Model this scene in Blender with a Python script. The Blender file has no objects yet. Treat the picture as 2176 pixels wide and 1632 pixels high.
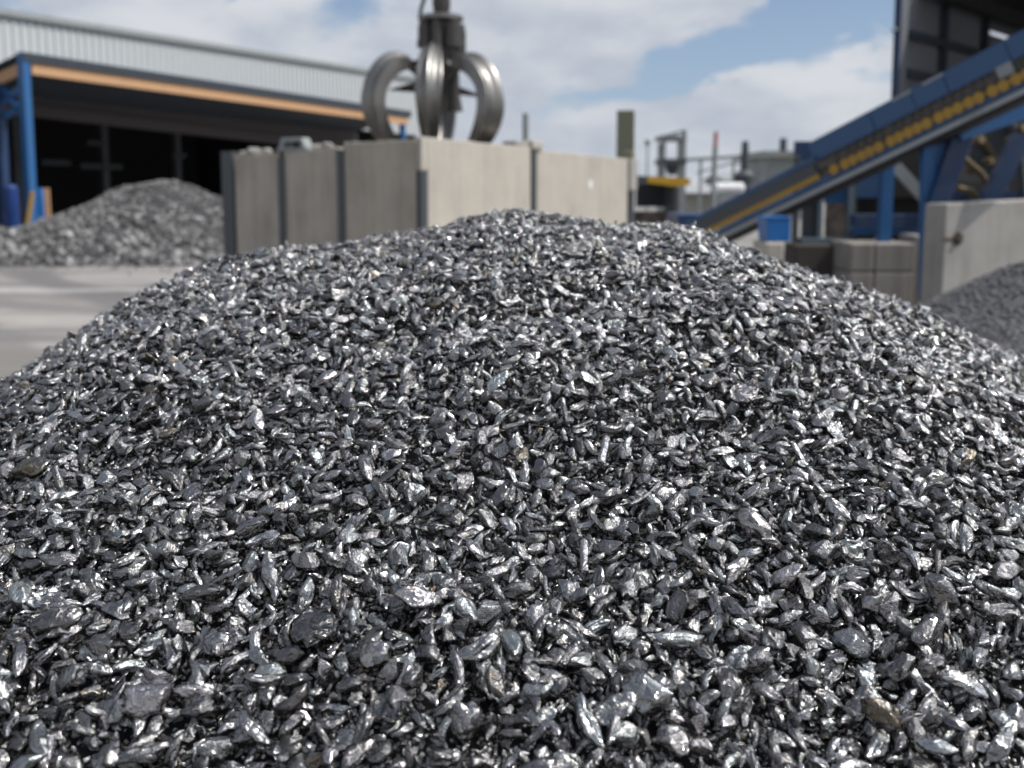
import bpy, bmesh, math, random
import numpy as np
from mathutils import Vector, Matrix, noise as mnoise

random.seed(7); rng = np.random.default_rng(7)
S = bpy.context.scene
COL = S.collection
R = math.radians

# ------------------------------------------------------------------ camera
F_PX = 2000.0; CAM_H = 1.7; PITCH = R(6.0); W_PX, H_PX = 2176, 1632
HORIZON = 400.0
PPY = HORIZON + F_PX*math.tan(PITCH)
cam = bpy.data.cameras.new('camera'); camo = bpy.data.objects.new('camera', cam); COL.objects.link(camo)
camo.location = (0, 0, CAM_H); camo.rotation_euler = (R(90)-PITCH, 0, 0)
cam.sensor_width = 36; cam.lens = F_PX/W_PX*36; cam.shift_y = -(H_PX/2-PPY)/W_PX
cam.clip_start = 0.05; cam.clip_end = 3000
cam.dof.use_dof = True; cam.dof.focus_distance = 1.78; cam.dof.aperture_fstop = (cam.lens/1000)/0.0132
cam.dof.aperture_blades = 0
S.camera = camo
cP, sP = math.cos(PITCH), math.sin(PITCH)
def at(px, py, D):                       # the place at world depth D seen at that point of the photograph
    u = (px-W_PX/2)/F_PX; v = (PPY-py)/F_PX
    dy = cP+v*sP; dz = -sP+v*cP
    return Vector((u/dy*D, D, CAM_H+dz/dy*D))
def proj(p):
    y = p[1]; z = p[2]-CAM_H
    d = y*cP-z*sP; v = y*sP+z*cP
    return (W_PX/2+F_PX*p[0]/d, PPY-F_PX*v/d, d)

# ------------------------------------------------------------------ node helpers
class NT:
    def __init__(s, tree): s.t = tree; tree.nodes.clear()
    def n(s, typ, ins=None, **props):
        nd = s.t.nodes.new(typ)
        for k, v in props.items(): setattr(nd, k, v)
        for k, v in (ins or {}).items():
            sk = nd.inputs[k]
            if isinstance(v, bpy.types.NodeSocket): s.t.links.new(v, sk)
            else: sk.default_value = v
        return nd
    def m(s, op, a, b=0.0, c=None, clamp=False):
        nd = s.t.nodes.new('ShaderNodeMath'); nd.operation = op; nd.use_clamp = clamp
        for i, v in enumerate((a, b, c)):
            if v is None: continue
            if isinstance(v, bpy.types.NodeSocket): s.t.links.new(v, nd.inputs[i])
            else: nd.inputs[i].default_value = v
        return nd.outputs[0]
    def mix(s, f, a, b, mode='MIX'):
        nd = s.t.nodes.new('ShaderNodeMix'); nd.data_type = 'RGBA'; nd.blend_type = mode
        for i, v in ((0, f), (6, a), (7, b)):
            if isinstance(v, bpy.types.NodeSocket): s.t.links.new(v, nd.inputs[i])
            else: nd.inputs[i].default_value = v if i == 0 else (*v[:3], 1)
        return nd.outputs[2]
    def ss(s, v, lo, hi, a=0.0, b=1.0):
        nd = s.n('ShaderNodeMapRange', {0: v, 1: lo, 2: hi, 3: a, 4: b}); nd.interpolation_type = 'SMOOTHSTEP'
        return nd.outputs[0]
    def noise(s, vec, scale, detail=4, rough=.5, dist=0.0):
        return s.n('ShaderNodeTexNoise', {'Vector': vec, 'Scale': scale, 'Detail': detail, 'Roughness': rough, 'Distortion': dist}).outputs[0]
    def scaled(s, vec, sc):
        return s.n('ShaderNodeMapping', {'Vector': vec, 'Scale': sc}).outputs[0]

def newmat(name):
    m = bpy.data.materials.new(name); m.use_nodes = True
    return m, NT(m.node_tree)
def finish(nt, base, rough, metallic=0.0, bump=None, bstr=.3, bdist=.02, spec=.5, coat=0):
    ins = {'Base Color': base if isinstance(base, bpy.types.NodeSocket) else (*base[:3], 1), 'Roughness': rough, 'Metallic': metallic, 'Specular IOR Level': spec, 'Coat Weight': coat}
    b = nt.n('ShaderNodeBsdfPrincipled', ins)
    if bump is not None:
        bn = nt.n('ShaderNodeBump', {'Height': bump, 'Strength': bstr, 'Distance': bdist})
        nt.t.links.new(bn.outputs[0], b.inputs['Normal'])
    o = nt.n('ShaderNodeOutputMaterial', {'Surface': b.outputs[0]})

def mat_paint(name, col, rough=.45, dirt=(.09, .075, .06), amt=.35, metallic=0.0, sc=3.0):
    m, nt = newmat(name); tc = nt.n('ShaderNodeTexCoord').outputs['Object']
    n1 = nt.noise(tc, sc, 6, .6); n2 = nt.noise(nt.scaled(tc, (6, 6, .7)), sc*.8, 4, .6)
    f = nt.ss(nt.m('ADD', n1, nt.m('MULTIPLY', n2, .6)), .8, 1.15)
    c = nt.mix(nt.m('MULTIPLY', f, amt), col, dirt)
    r = nt.m('ADD', nt.m('MULTIPLY', n1, .25), rough-.1)
    finish(nt, c, r, metallic, n1, .08, .01)
    return m
def mat_concrete(name, col, dark, streak=.5, course=0.0):
    m, nt = newmat(name); tc = nt.n('ShaderNodeTexCoord').outputs['Object']
    n1 = nt.noise(tc, 1.3, 8, .62); n2 = nt.noise(nt.scaled(tc, (5, 5, .35)), 1.6, 5, .6); n3 = nt.noise(tc, 22, 5, .7)
    f = nt.ss(nt.m('ADD', nt.m('MULTIPLY', n1, .6), nt.m('MULTIPLY', n2, streak)), .4, .75)
    c = nt.mix(f, col, dark)
    c = nt.mix(nt.m('MULTIPLY', nt.ss(n3, .45, .75), .35), c, tuple(x*.7 for x in col))
    h = n3
    if course:
        z = nt.n('ShaderNodeSeparateXYZ', {0: tc}).outputs[2]
        fr = nt.m('FRACT', nt.m('MULTIPLY', z, 1/course))
        line = nt.m('MULTIPLY', nt.ss(fr, .0, .04), nt.ss(fr, 1.0, .96))
        c = nt.mix(nt.m('MULTIPLY', nt.m('SUBTRACT', 1, line), .22), c, dark)
    finish(nt, c, .88, 0, h, .35, .01, .3)
    return m

def mat_metal(name, tint, stain):
    m, nt = newmat(name); tc = nt.n('ShaderNodeTexCoord').outputs['Object']
    rnd = nt.n('ShaderNodeObjectInfo').outputs['Random']
    off = nt.n('ShaderNodeVectorMath', {0: tc, 1: nt.n('ShaderNodeCombineXYZ', {0: nt.m('MULTIPLY', rnd, 37), 1: nt.m('MULTIPLY', rnd, 91), 2: nt.m('MULTIPLY', rnd, 13)}).outputs[0]}).outputs[0]
    n1 = nt.noise(off, 4, 3, .55); n2 = nt.noise(off, 8, 3, .55, .8); n3 = nt.noise(off, 26, 2, .5)
    rnd2 = nt.m('FRACT', nt.m('MULTIPLY', rnd, 17.31))
    lo = tuple(x*.38 for x in tint)
    tn = nt.mix(rnd2, tuple(x*y for x, y in zip(tint, (1.03, .985, 1.0))), tuple(x*y for x, y in zip(tint, (.93, 1.02, 1.03))))
    c = nt.mix(nt.m('POWER', rnd, 1.5), lo, tn)
    pit = nt.m('MULTIPLY', nt.ss(n3, .60, .70), nt.ss(n1, .45, .6))
    c = nt.mix(nt.m('MULTIPLY', pit, .55), c, (.05, .045, .042))
    if stain:
        c = nt.mix(nt.ss(n1, .40, .62), c, (.17, .14, .10))
    else:
        c = nt.mix(nt.m('MULTIPLY', nt.ss(n1, .60, .72), nt.m('MULTIPLY', nt.m('GREATER_THAN', rnd2, .86), .7)), c, (.23, .185, .125))
    r = nt.m('ADD', nt.m('MULTIPLY', nt.ss(n1, .42, .68), .05), nt.m('ADD', .09, nt.m('ADD', nt.m('MULTIPLY', rnd2, .06), nt.m('MULTIPLY', nt.ss(rnd2, .80, .97), .16))))
    ridge = nt.m('ABSOLUTE', nt.m('SUBTRACT', n2, .5))
    h = nt.m('MULTIPLY', nt.m('ADD', ridge, nt.m('MULTIPLY', n3, .16)), nt.ss(n1, .42, .60, .06, 1.0))
    finish(nt, c, r, 1.0, h, .38, .032)
    return m
def mat_rock(name, a, b, metallic=.0, rough=.7):
    m, nt = newmat(name); tc = nt.n('ShaderNodeTexCoord').outputs['Object']
    rnd = nt.n('ShaderNodeObjectInfo').outputs['Random']
    n2 = nt.noise(tc, 6, 5, .6)
    c = nt.mix(rnd, a, b); c = nt.mix(nt.m('MULTIPLY', nt.ss(n2, .5, .7), .6), c, tuple(x*.45 for x in a))
    finish(nt, c, rough, metallic, n2, .5, .05)
    return m

M = {}
M['blue'] = mat_paint('blue paint', (.016, .095, .25), .45, amt=.3)
M['blue_dark'] = mat_paint('dark blue paint', (.010, .034, .095), .5, amt=.4)
M['blue_bright'] = mat_paint('bright blue plastic', (.005, .115, .36), .4, amt=.1)
M['blue_cover'] = mat_paint('blue sheet paint', (.018, .072, .175), .3, amt=.25)
M['yellow'] = mat_paint('yellow paint', (.52, .30, .02), .5, amt=.35)
M['yellow_dull'] = mat_paint('dusty yellow paint', (.36, .21, .03), .6, amt=.5)
M['yellow_dirty'] = mat_paint('grimy yellow paint', (.105, .075, .028), .7, amt=.6)
M['frame_blue'] = mat_paint('blue grey frame paint', (.10, .135, .165), .5, amt=.3)
M['blue_deep'] = mat_paint('deep blue paint', (.006, .035, .16), .45, amt=.2)
M['orange'] = mat_paint('timber orange fascia', (.45, .265, .14), .6, amt=.3)
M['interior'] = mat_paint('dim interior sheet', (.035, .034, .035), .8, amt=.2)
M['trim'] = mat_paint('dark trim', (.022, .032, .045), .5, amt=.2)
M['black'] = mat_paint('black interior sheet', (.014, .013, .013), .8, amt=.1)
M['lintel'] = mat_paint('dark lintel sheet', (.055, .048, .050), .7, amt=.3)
M['steel'] = mat_paint('grey galvanised steel', (.30, .32, .33), .45, amt=.4, metallic=.5)
M['steel_dark'] = mat_paint('dark steel', (.062, .072, .08), .5, amt=.35, metallic=.2)
M['steel_pale'] = mat_paint('weathered pale steel', (.24, .26, .26), .6, amt=.4)
M['olive'] = mat_paint('olive grey post', (.20, .20, .135), .8, amt=.4)
M['rubber'] = mat_paint('black rubber', (.018, .018, .02), .7, amt=.2)
M['idler_back'] = mat_paint('dusty grey brown plate', (.105, .09, .075), .7, dirt=(.03, .028, .026), amt=.6, sc=9)
M['white'] = mat_paint('white tank paint', (.72, .73, .74), .4, amt=.2)
M['red'] = mat_paint('red paint', (.38, .17, .16), .5, amt=.3)
M['rust'] = mat_paint('rusty steel', (.06, .030, .014), .8, amt=.4)
M['grapple'] = mat_paint('worn bare steel', (.215, .208, .195), .36, dirt=(.07, .06, .05), amt=.7, metallic=.85, sc=2.2)
M['grapple_dark'] = mat_paint('greasy dark steel', (.075, .07, .066), .38, amt=.3, metallic=.7)
M['concrete_sun'] = mat_concrete('sunlit tone precast concrete', (.425, .395, .345), (.33, .305, .265), .45)  # sunlit copy of the bay concrete, brightness put into its colour
M['concrete_shade'] = mat_concrete('shaded tone precast concrete', (.40, .365, .31), (.27, .245, .205), .5, .31)  # shaded copy of the bay concrete, shade put into a darker colour
M['concrete_block'] = mat_concrete('grey block concrete', (.345, .335, .31), (.24, .23, .21), .5)
M['concrete_darker'] = mat_concrete('darker block concrete', (.31, .295, .27), (.19, .175, .155), .5)  # darker tone of the block concrete
M['cladding'] = mat_paint('pale grey cladding', (.43, .455, .465), .5, amt=.12)
M['cladding_dark'] = mat_paint('grey cladding', (.13, .14, .155), .55, amt=.2)
M['roofgrey'] = mat_paint('grey roof sheet', (.30, .31, .32), .6, amt=.3)
M['metal'] = mat_metal('scrap metal', (.44, .425, .415), False)
M['metal_brown'] = mat_metal('brown stained scrap metal', (.42, .39, .345), True)
M['rubble'] = mat_rock('grey scrap rubble', (.085, .083, .08), (.31, .305, .30), .25, .45)
M['earth_dark'] = mat_paint('dark dusty plinth', (.06, .052, .045), .9, amt=.5)
M['gravel'] = mat_rock('dark grey gravel', (.10, .10, .107), (.19, .19, .20), 0, .8)

# ground
def mat_ground():
    m, nt = newmat('dusty yard concrete'); tc = nt.n('ShaderNodeTexCoord').outputs['Object']
    n1 = nt.noise(tc, .35, 6, .6); n2 = nt.noise(nt.scaled(tc, (.16, .9, 1)), 1.0, 6, .62, 1.2); n3 = nt.noise(tc, 9, 6, .7)
    c = nt.mix(nt.ss(n1, .35, .65), (.20, .188, .176), (.275, .262, .25))
    c = nt.mix(nt.m('MULTIPLY', nt.ss(n2, .50, .62), .75), c, (.15, .143, .136))
    c = nt.mix(nt.m('MULTIPLY', nt.ss(n2, .42, .33), .6), c, (.46, .45, .44))
    # tyre tracks: two bent bands worn into the dust
    sx = nt.n('ShaderNodeSeparateXYZ', {0: tc})
    for cx, cy, r, w in ((-3.0, 21.5, 8.9, .45), (-3.0, 21.5, 7.1, .40), (-14.0, 4.0, 10.5, .4)):
        dx = nt.m('SUBTRACT', sx.outputs[0], cx); dy = nt.m('SUBTRACT', sx.outputs[1], cy)
        d = nt.m('SQRT', nt.m('ADD', nt.m('MULTIPLY', dx, dx), nt.m('MULTIPLY', dy, dy)))
        b = nt.m('ABSOLUTE', nt.m('SUBTRACT', nt.m('ADD', d, nt.m('MULTIPLY', n1, .8)), r+.4))
        c = nt.mix(nt.m('MULTIPLY', nt.ss(b, w, w*.4), .7), c, (.15, .145, .14))
    def band(x0, y0, x1, y1, wd_, f_, colr):
        L_ = math.hypot(x1-x0, y1-y0); nx_, ny_ = -(y1-y0)/L_, (x1-x0)/L_
        v = nt.m('ADD', nt.m('MULTIPLY', nt.m('SUBTRACT', sx.outputs[0], x0), nx_), nt.m('MULTIPLY', nt.m('SUBTRACT', sx.outputs[1], y0), ny_))
        v = nt.m('ABSOLUTE', nt.m('ADD', v, nt.m('MULTIPLY', nt.m('SUBTRACT', n1, .5), 1.6)))
        return nt.mix(nt.m('MULTIPLY', nt.ss(v, wd_, wd_*.45), f_), c, colr)
    c = band(-9.4, 18.4, -5.0, 13.0, .55, .75, (.125, .12, .118))
    c = band(-9.0, 16.9, -3.0, 15.4, .35, .55, (.14, .135, .13))
    c = band(-10.0, 15.8, -7.4, 15.7, .40, .38, (.46, .45, .44))
    c = band(-8.0, 12.3, -4.0, 12.0, .5, .5, (.36, .34, .31))
    c = band(-8.0, 9.2, -2.0, 9.0, 1.3, .7, (.165, .15, .135))
    c = nt.mix(nt.m('MULTIPLY', nt.ss(n3, .5, .8), .4), c, (.12, .11, .10))
    finish(nt, c, .9, 0, n3, .4, .02, .3)
    return m
M['ground'] = mat_ground()

# ------------------------------------------------------------------ mesh helpers
MW = {}
class MB:
    def __init__(s): s.v = []; s.f = []
    def add(s, vs, fs):
        o = len(s.v); s.v += [Vector(x) for x in vs]; s.f += [tuple(i+o for i in f) for f in fs]; return s
    def hexa(s, fn, a, b, c):
        vs = [fn(a[i], b[j], c[k]) for i in (0, 1) for j in (0, 1) for k in (0, 1)]
        return s.add(vs, [(0, 1, 3, 2), (4, 6, 7, 5), (0, 4, 5, 1), (2, 3, 7, 6), (0, 2, 6, 4), (1, 5, 7, 3)])
    def box(s, x, y, z): return s.hexa(lambda a, b, c: Vector((a, b, c)), x, y, z)
    def prism(s, poly, vec):
        n = len(poly); vec = Vector(vec)
        vs = [Vector(p) for p in poly]+[Vector(p)+vec for p in poly]
        fs = [tuple(range(n))[::-1], tuple(range(n, 2*n))]+[(i, (i+1) % n, n+(i+1) % n, n+i) for i in range(n)]
        return s.add(vs, fs)
    def beam(s, p0, p1, w, h, up=(0, 0, 1)):
        p0, p1 = Vector(p0), Vector(p1); d = (p1-p0).normalized(); up = Vector(up)
        if abs(d.dot(up)) > .98: up = Vector((0, 1, 0))
        l = d.cross(up).normalized(); u = l.cross(d)
        L = (p1-p0).length
        return s.hexa(lambda a, b, c: p0+d*a+l*b+u*c, (0, L), (-w/2, w/2), (-h/2, h/2))
    def ibeam(s, p0, p1, w, h, t, up=(0, 0, 1)):       # flanges apart along 'up', web between
        p0, p1 = Vector(p0), Vector(p1); d = (p1-p0).normalized(); up = Vector(up)
        l = d.cross(up).normalized(); u = l.cross(d); L = (p1-p0).length
        fn = lambda a, b, c: p0+d*a+l*b+u*c
        s.hexa(fn, (0, L), (-w/2, w/2), (h/2-t, h/2)); s.hexa(fn, (0, L), (-w/2, w/2), (-h/2, -h/2+t))
        return s.hexa(fn, (0, L), (-t/2, t/2), (-h/2+t, h/2-t))
    def tube(s, pts, r, seg=12, cap=True):
        pts = [Vector(p) for p in pts]; n = len(pts); rs = r if isinstance(r, (list, tuple)) else [r]*n
        prev = None; vs = []
        for i, p in enumerate(pts):
            d = (pts[min(i+1, n-1)]-pts[max(i-1, 0)]).normalized()
            if prev is None:
                a = Vector((0, 0, 1)) if abs(d.z) < .9 else Vector((1, 0, 0)); x = d.cross(a).normalized()
            else: x = (prev-d*prev.dot(d)).normalized()
            prev = x; y = d.cross(x)
            vs += [p+(x*math.cos(t)+y*math.sin(t))*rs[i] for t in [2*math.pi*k/seg for k in range(seg)]]
        fs = [(i*seg+k, i*seg+(k+1) % seg, (i+1)*seg+(k+1) % seg, (i+1)*seg+k) for i in range(n-1) for k in range(seg)]
        if cap: fs += [tuple(range(seg))[::-1], tuple((n-1)*seg+k for k in range(seg))]
        return s.add(vs, fs)
    def build(s, name, mat, parent=None, smooth=False, bevel=0, origin=None):
        if parent is not None: Mx = MW[parent]
        else:
            if origin is None:
                mn = [min(v[i] for v in s.v) for i in range(3)]; mx = [max(v[i] for v in s.v) for i in range(3)]
                origin = ((mn[0]+mx[0])/2, (mn[1]+mx[1])/2, mn[2])
            Mx = Matrix.Translation(origin)
        inv = Mx.inverted()
        me = bpy.data.meshes.new(name); me.from_pydata([inv@v for v in s.v], [], s.f)
        bm = bmesh.new(); bm.from_mesh(me); bmesh.ops.recalc_face_normals(bm, faces=bm.faces); bm.to_mesh(me); bm.free()
        if smooth:
            me.shade_smooth()
            me.set_sharp_from_angle(angle=R(40))
        me.materials.append(mat)
        o = bpy.data.objects.new(name, me); COL.objects.link(o)
        if parent is not None: o.parent = parent; MW[o] = Mx
        else: o.matrix_world = Mx; MW[o] = Mx
        if bevel:
            b = o.modifiers.new('bevel', 'BEVEL'); b.width = bevel; b.segments = 2; b.limit_method = 'ANGLE'
        return o
def tag(o, label, cat, group=None, kind=None):
    if label: o['label'] = label
    if cat: o['category'] = cat
    if group: o['group'] = group
    if kind: o['kind'] = kind
    return o
def thing(name, loc, label, cat, group=None):
    o = bpy.data.objects.new(name, None); COL.objects.link(o); o.location = loc; o.empty_display_size = .3
    MW[o] = Matrix.Translation(loc); return tag(o, label, cat, group)

# ------------------------------------------------------------------ light and sky
SUN_DIR = Vector((.97, -.16, .0)).normalized(); SUN_EL = R(54)
sv = Vector((SUN_DIR.x*math.cos(SUN_EL), SUN_DIR.y*math.cos(SUN_EL), math.sin(SUN_EL)))
sl = bpy.data.lights.new('sun', 'SUN'); sl.energy = 4.0; sl.angle = R(.5); sl.color = (1, .95, .88)
so = bpy.data.objects.new('sun', sl); COL.objects.link(so); so.rotation_euler = sv.to_track_quat('Z', 'Y').to_euler(); so.location = (0, 0, 30)

w = bpy.data.worlds.new('World'); S.world = w; w.use_nodes = True
nt = NT(w.node_tree)
sky = nt.n('ShaderNodeTexSky'); sky.sky_type = 'NISHITA'; sky.sun_disc = False
sky.sun_elevation = SUN_EL; sky.sun_rotation = math.atan2(SUN_DIR.x, SUN_DIR.y); sky.dust_density = .6; sky.ozone_density = 1.5
d = nt.n('ShaderNodeTexCoord').outputs['Generated']
sp = nt.n('ShaderNodeSeparateXYZ', {0: d})
az = nt.m('ARCTAN2', sp.outputs[0], sp.outputs[1]); el = nt.m('ARCSINE', sp.outputs[2])
flat = nt.scaled(d, (1, 1, 2.3))
nb = nt.noise(flat, 4.2, 7, .56, .35); nb2 = nt.noise(flat, 9, 6, .6); nb3 = nt.noise(flat, 2.2, 4, .5)
def blob(a0, e0, sa, se, rot=0.0):
    wa = nt.m('ADD', nt.m('SUBTRACT', az, a0), nt.m('MULTIPLY', nt.m('SUBTRACT', nb2, .5), .26))
    we = nt.m('ADD', nt.m('SUBTRACT', el, e0), nt.m('MULTIPLY', nt.m('SUBTRACT', nb, .5), .16))
    c, s = math.cos(rot), math.sin(rot)
    u = nt.m('ADD', nt.m('MULTIPLY', wa, c/sa), nt.m('MULTIPLY', we, s/sa))
    v = nt.m('ADD', nt.m('MULTIPLY', wa, -s/se), nt.m('MULTIPLY', we, c/se))
    return nt.m('POWER', 2.718, nt.m('MULTIPLY', nt.m('ADD', nt.m('MULTIPLY', u, u), nt.m('MULTIPLY', v, v)), -1))
clear = nt.m('ADD', blob(.30, .155, .16, .038, .12), nt.m('MULTIPLY', blob(.40, .118, .075, .035, -.2), .9))
clear = nt.m('ADD', clear, nt.m('MULTIPLY', blob(.185, .118, .07, .022, .35), .8))
clear = nt.m('ADD', clear, nt.m('MULTIPLY', blob(-.26, .19, .03, .012, .4), .7))
bank = nt.m('ADD', nt.m('MULTIPLY', blob(.31, .108, .085, .042, .1), .24), nt.m('ADD', nt.m('MULTIPLY', blob(.25, .205, .09, .012, .1), .2), nt.m('MULTIPLY', blob(.36, .150, .03, .016, .5), .16)))
clear = nt.m('ADD', clear, nt.m('ADD', nt.m('MULTIPLY', blob(.085, .085, .07, .022, .5), .42), nt.m('MULTIPLY', blob(-.16, .17, .06, .02, .2), .40)))
cover = nt.m('SUBTRACT', nt.m('ADD', nt.m('ADD', nb, bank), .20), nt.m('MULTIPLY', clear, .36))
low = nt.ss(el, .55, .25)
cover = nt.m('SUBTRACT', cover, nt.m('MULTIPLY', nt.m('SUBTRACT', 1, low), .17))
cover = nt.m('ADD', cover, nt.m('MULTIPLY', nt.m('SUBTRACT', nb2, .5), .25))
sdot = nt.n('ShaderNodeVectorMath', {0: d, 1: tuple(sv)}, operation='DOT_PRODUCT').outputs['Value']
cover = nt.m('ADD', cover, nt.m('MULTIPLY', nt.m('POWER', nt.m('MAXIMUM', sdot, 0.0), 6.0), .28))  # extra cloud cover added around the sun, out of view
dens = nt.ss(cover, .45, .62)
shade = nt.ss(nt.m('ADD', nt.m('MULTIPLY', nb3, .6), nt.m('MULTIPLY', nb2, .5)), .40, .70)
ccol = nt.mix(shade, (4.7, 5.15, 5.95), (7.0, 7.15, 7.5))
glow = nt.m('ADD', 1.0, nt.m('MULTIPLY', nt.m('POWER', nt.m('MAXIMUM', sdot, 0.0), 9.0), 4.6))  # clouds near the sun brightened to give the metal broad white reflections
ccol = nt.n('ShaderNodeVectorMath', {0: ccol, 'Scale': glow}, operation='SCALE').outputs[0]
skyc = nt.mix(nt.ss(el, .0, .45, .62, .0), nt.mix(1.0, sky.outputs[0], (.70, .80, .92), 'MULTIPLY'), (4.4, 5.4, 6.9))
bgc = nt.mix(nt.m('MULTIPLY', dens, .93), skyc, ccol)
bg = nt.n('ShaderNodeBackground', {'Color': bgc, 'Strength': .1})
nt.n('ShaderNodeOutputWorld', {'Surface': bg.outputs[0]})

# ------------------------------------------------------------------ ground
g = MB().add([(-900, -300, 0), (900, -300, 0), (900, 1500, 0), (-900, 1500, 0)], [(0, 1, 2, 3)]).build('ground', M['ground'], origin=(0, 0, 0))
tag(g, 'dusty grey brown concrete yard with tyre tracks', 'ground', kind='structure')

# ------------------------------------------------------------------ fragments
def ico(sub):
    bm = bmesh.new(); bmesh.ops.create_icosphere(bm, subdivisions=sub, radius=1); return bm
def fragment_mesh(kind, seed, mat, sub=4):
    r = random.Random(seed); bm = ico(sub)
    off = Vector((r.uniform(-50, 50), r.uniform(-50, 50), r.uniform(-50, 50)))
    planes = [(Vector((r.gauss(0, 1), r.gauss(0, 1), r.gauss(0, 1))).normalized(), r.uniform(.58, .88)) for _ in range(13)]
    ky, kz, bend, ph = r.uniform(.85, 1.2), r.uniform(.85, 1.2), r.choice((-1, 1))*r.uniform(.7, 2.1), r.uniform(0, 6)
    waves = [(Vector((r.gauss(0, 1), r.gauss(0, 1), r.gauss(0, 1))).normalized(), f_*r.uniform(.8, 1.25), r.uniform(0, 1), a_) for f_, a_ in ((.55, .10), (.8, .075), (1.1, .06), (1.6, .04), (2.3, .026))]
    cut = r.uniform(.25, .65); sgn = r.choice((-1, 1))
    for v in bm.verts:
        p = v.co.copy()
        nz = mnoise.fractal(p*1.6+off, 1.0, 2.0, 2); fz = mnoise.noise(p*6+off)
        pw = p+Vector((mnoise.noise(p*1.3+off), mnoise.noise(p*1.3-off), mnoise.noise(p*1.1+off*2)))*.35
        cr = 0.0                                        # crumple: triangle waves fold the skin into flat facets and sharp creases
        for n, f_, ph_, a_ in waves: cr += a_*(abs(((pw.dot(n)*f_+ph_) % 1)*2-1)*2-1)
        def facet(q, k=.97):
            for n, dd in planes:
                t = q.dot(n)
                if t > dd: q = q-n*(t-dd)*k
            return q
        q = p.copy()
        rimf = math.exp(-(p.z/.20)**2)
        if kind == 'nugget':
            q = facet(q*(1+.16*nz+.5*cr))
            q = Vector((q.x*.5, q.y*.34*ky, q.z*.26*kz))
        elif kind == 'lump':
            q = facet(q*(1+.30*nz+1.3*cr+.10*fz), .85)
            q = Vector((q.x*.44, q.y*.36*ky, q.z*.30*kz))
        elif kind == 'granule':
            q = facet(q*(1+.3*nz+.8*cr))
            q = Vector((q.x*.5, q.y*.36*ky, q.z*.32*kz))
        elif kind == 'spindle':
            tp = max(.0, 1-abs(p.x)**(2.0+2.5*cut))**.16; q = facet(p*(1+.12*nz+.20*cr))
            q = Vector((q.x*.51, q.y*.235*ky*tp, q.z*.25*kz*tp))
            top = .19*kz*cut*(1-.75*p.x*p.x)+.05*cr*2
            if q.z*sgn > top: q.z = sgn*(top+(q.z*sgn-top)*.12)
            q.y *= 1+rimf*(.06+.14*mnoise.noise(p*7+off)+.30*max(0., mnoise.noise(p*15+off))); q *= 1+.05*nz+.16*cr
        elif kind == 'sliver':
            tp = max(.0, 1-abs(p.x)**5)**.4
            q = Vector((p.x*.53, p.y*.155*ky*tp, p.z*.145*kz*tp))
            f2 = 1+.22*nz+.9*cr
            bead = max(0., mnoise.noise(p*15+off)); q.y *= f2+rimf*(.1*fz+.5*bead); q.z *= f2
            a = q.x*bend; q = Vector((math.sin(a)/bend-(q.y)*math.sin(a), (1-math.cos(a))/bend+q.y*math.cos(a)-.12*bend/2, q.z+.02*math.sin(q.x*9+ph)))
        elif kind == 'flake':
            ex = 1+.22*nz+.13*fz
            q = Vector((p.x*.5*ex, p.y*.33*ky*ex, p.z*.075*kz))
            q.z += .10*math.sin(q.x*4+q.y*3+ph)+.55*cr+.16*q.y*q.y*bend+.03*mnoise.noise(Vector((q.x, q.y, 0))*9+off)
        elif kind == 'plate':                           # torn angular sheet, cut by straight edges, slightly dished
            for n, dd in planes[:6]:
                e_ = Vector((n.x, n.y, 0)); e_ = e_.normalized() if e_.length > .05 else Vector((1, 0, 0))
                t = q.dot(e_)
                if t > dd*.9: q -= e_*(t-dd*.9)
            q = Vector((q.x*.55, q.y*.36*ky, max(-.05, min(.05, q.z*.3))))
            q.z += .16*q.x*q.x*bend+.22*cr+.10*math.sin(q.x*5+ph)*q.y
        elif kind == 'bar':                             # broken bar or tube end, straight with blunt ends
            q = Vector((max(-.5, min(.5, p.x*.62)), p.y*.15*ky, p.z*.12*kz)); l_ = math.hypot(q.y, q.z)
            k_ = (.105*(1+.25*cr*3+.05*nz))/max(l_, 1e-4)
            if abs(p.x) < .80: q.y *= k_; q.z *= k_*.85
            q.z += .05*bend*q.x*q.x
        v.co = q
    me = bpy.data.meshes.new('metal_fragment'); bm.to_mesh(me); bm.free(); me.shade_smooth(); me.materials.append(mat)
    return me
KINDS = {}
variants = []; vkind = []
for kind, num in (('nugget', 6), ('spindle', 8), ('sliver', 7), ('flake', 5), ('lump', 5), ('plate', 4), ('bar', 3)):
    for i in range(num):
        variants.append(fragment_mesh(kind, 100+len(variants), M['metal'])); vkind.append(kind)
for kind in ('nugget', 'spindle', 'flake', 'lump'):
    variants.append(fragment_mesh(kind, 300+len(variants), M['metal_brown'])); vkind.append('brown '+kind)
N_BIG = len(variants)
for i in range(5):
    variants.append(fragment_mesh('granule', 500+i, M['metal'], 3)); vkind.append('granule')
PW = np.array([{'nugget': .55, 'spindle': 2.1, 'sliver': 3.2, 'flake': .5, 'lump': .7, 'plate': .3, 'bar': .8}.get(k, .10) for k in vkind[:N_BIG]]); PW /= PW.sum()

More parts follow.
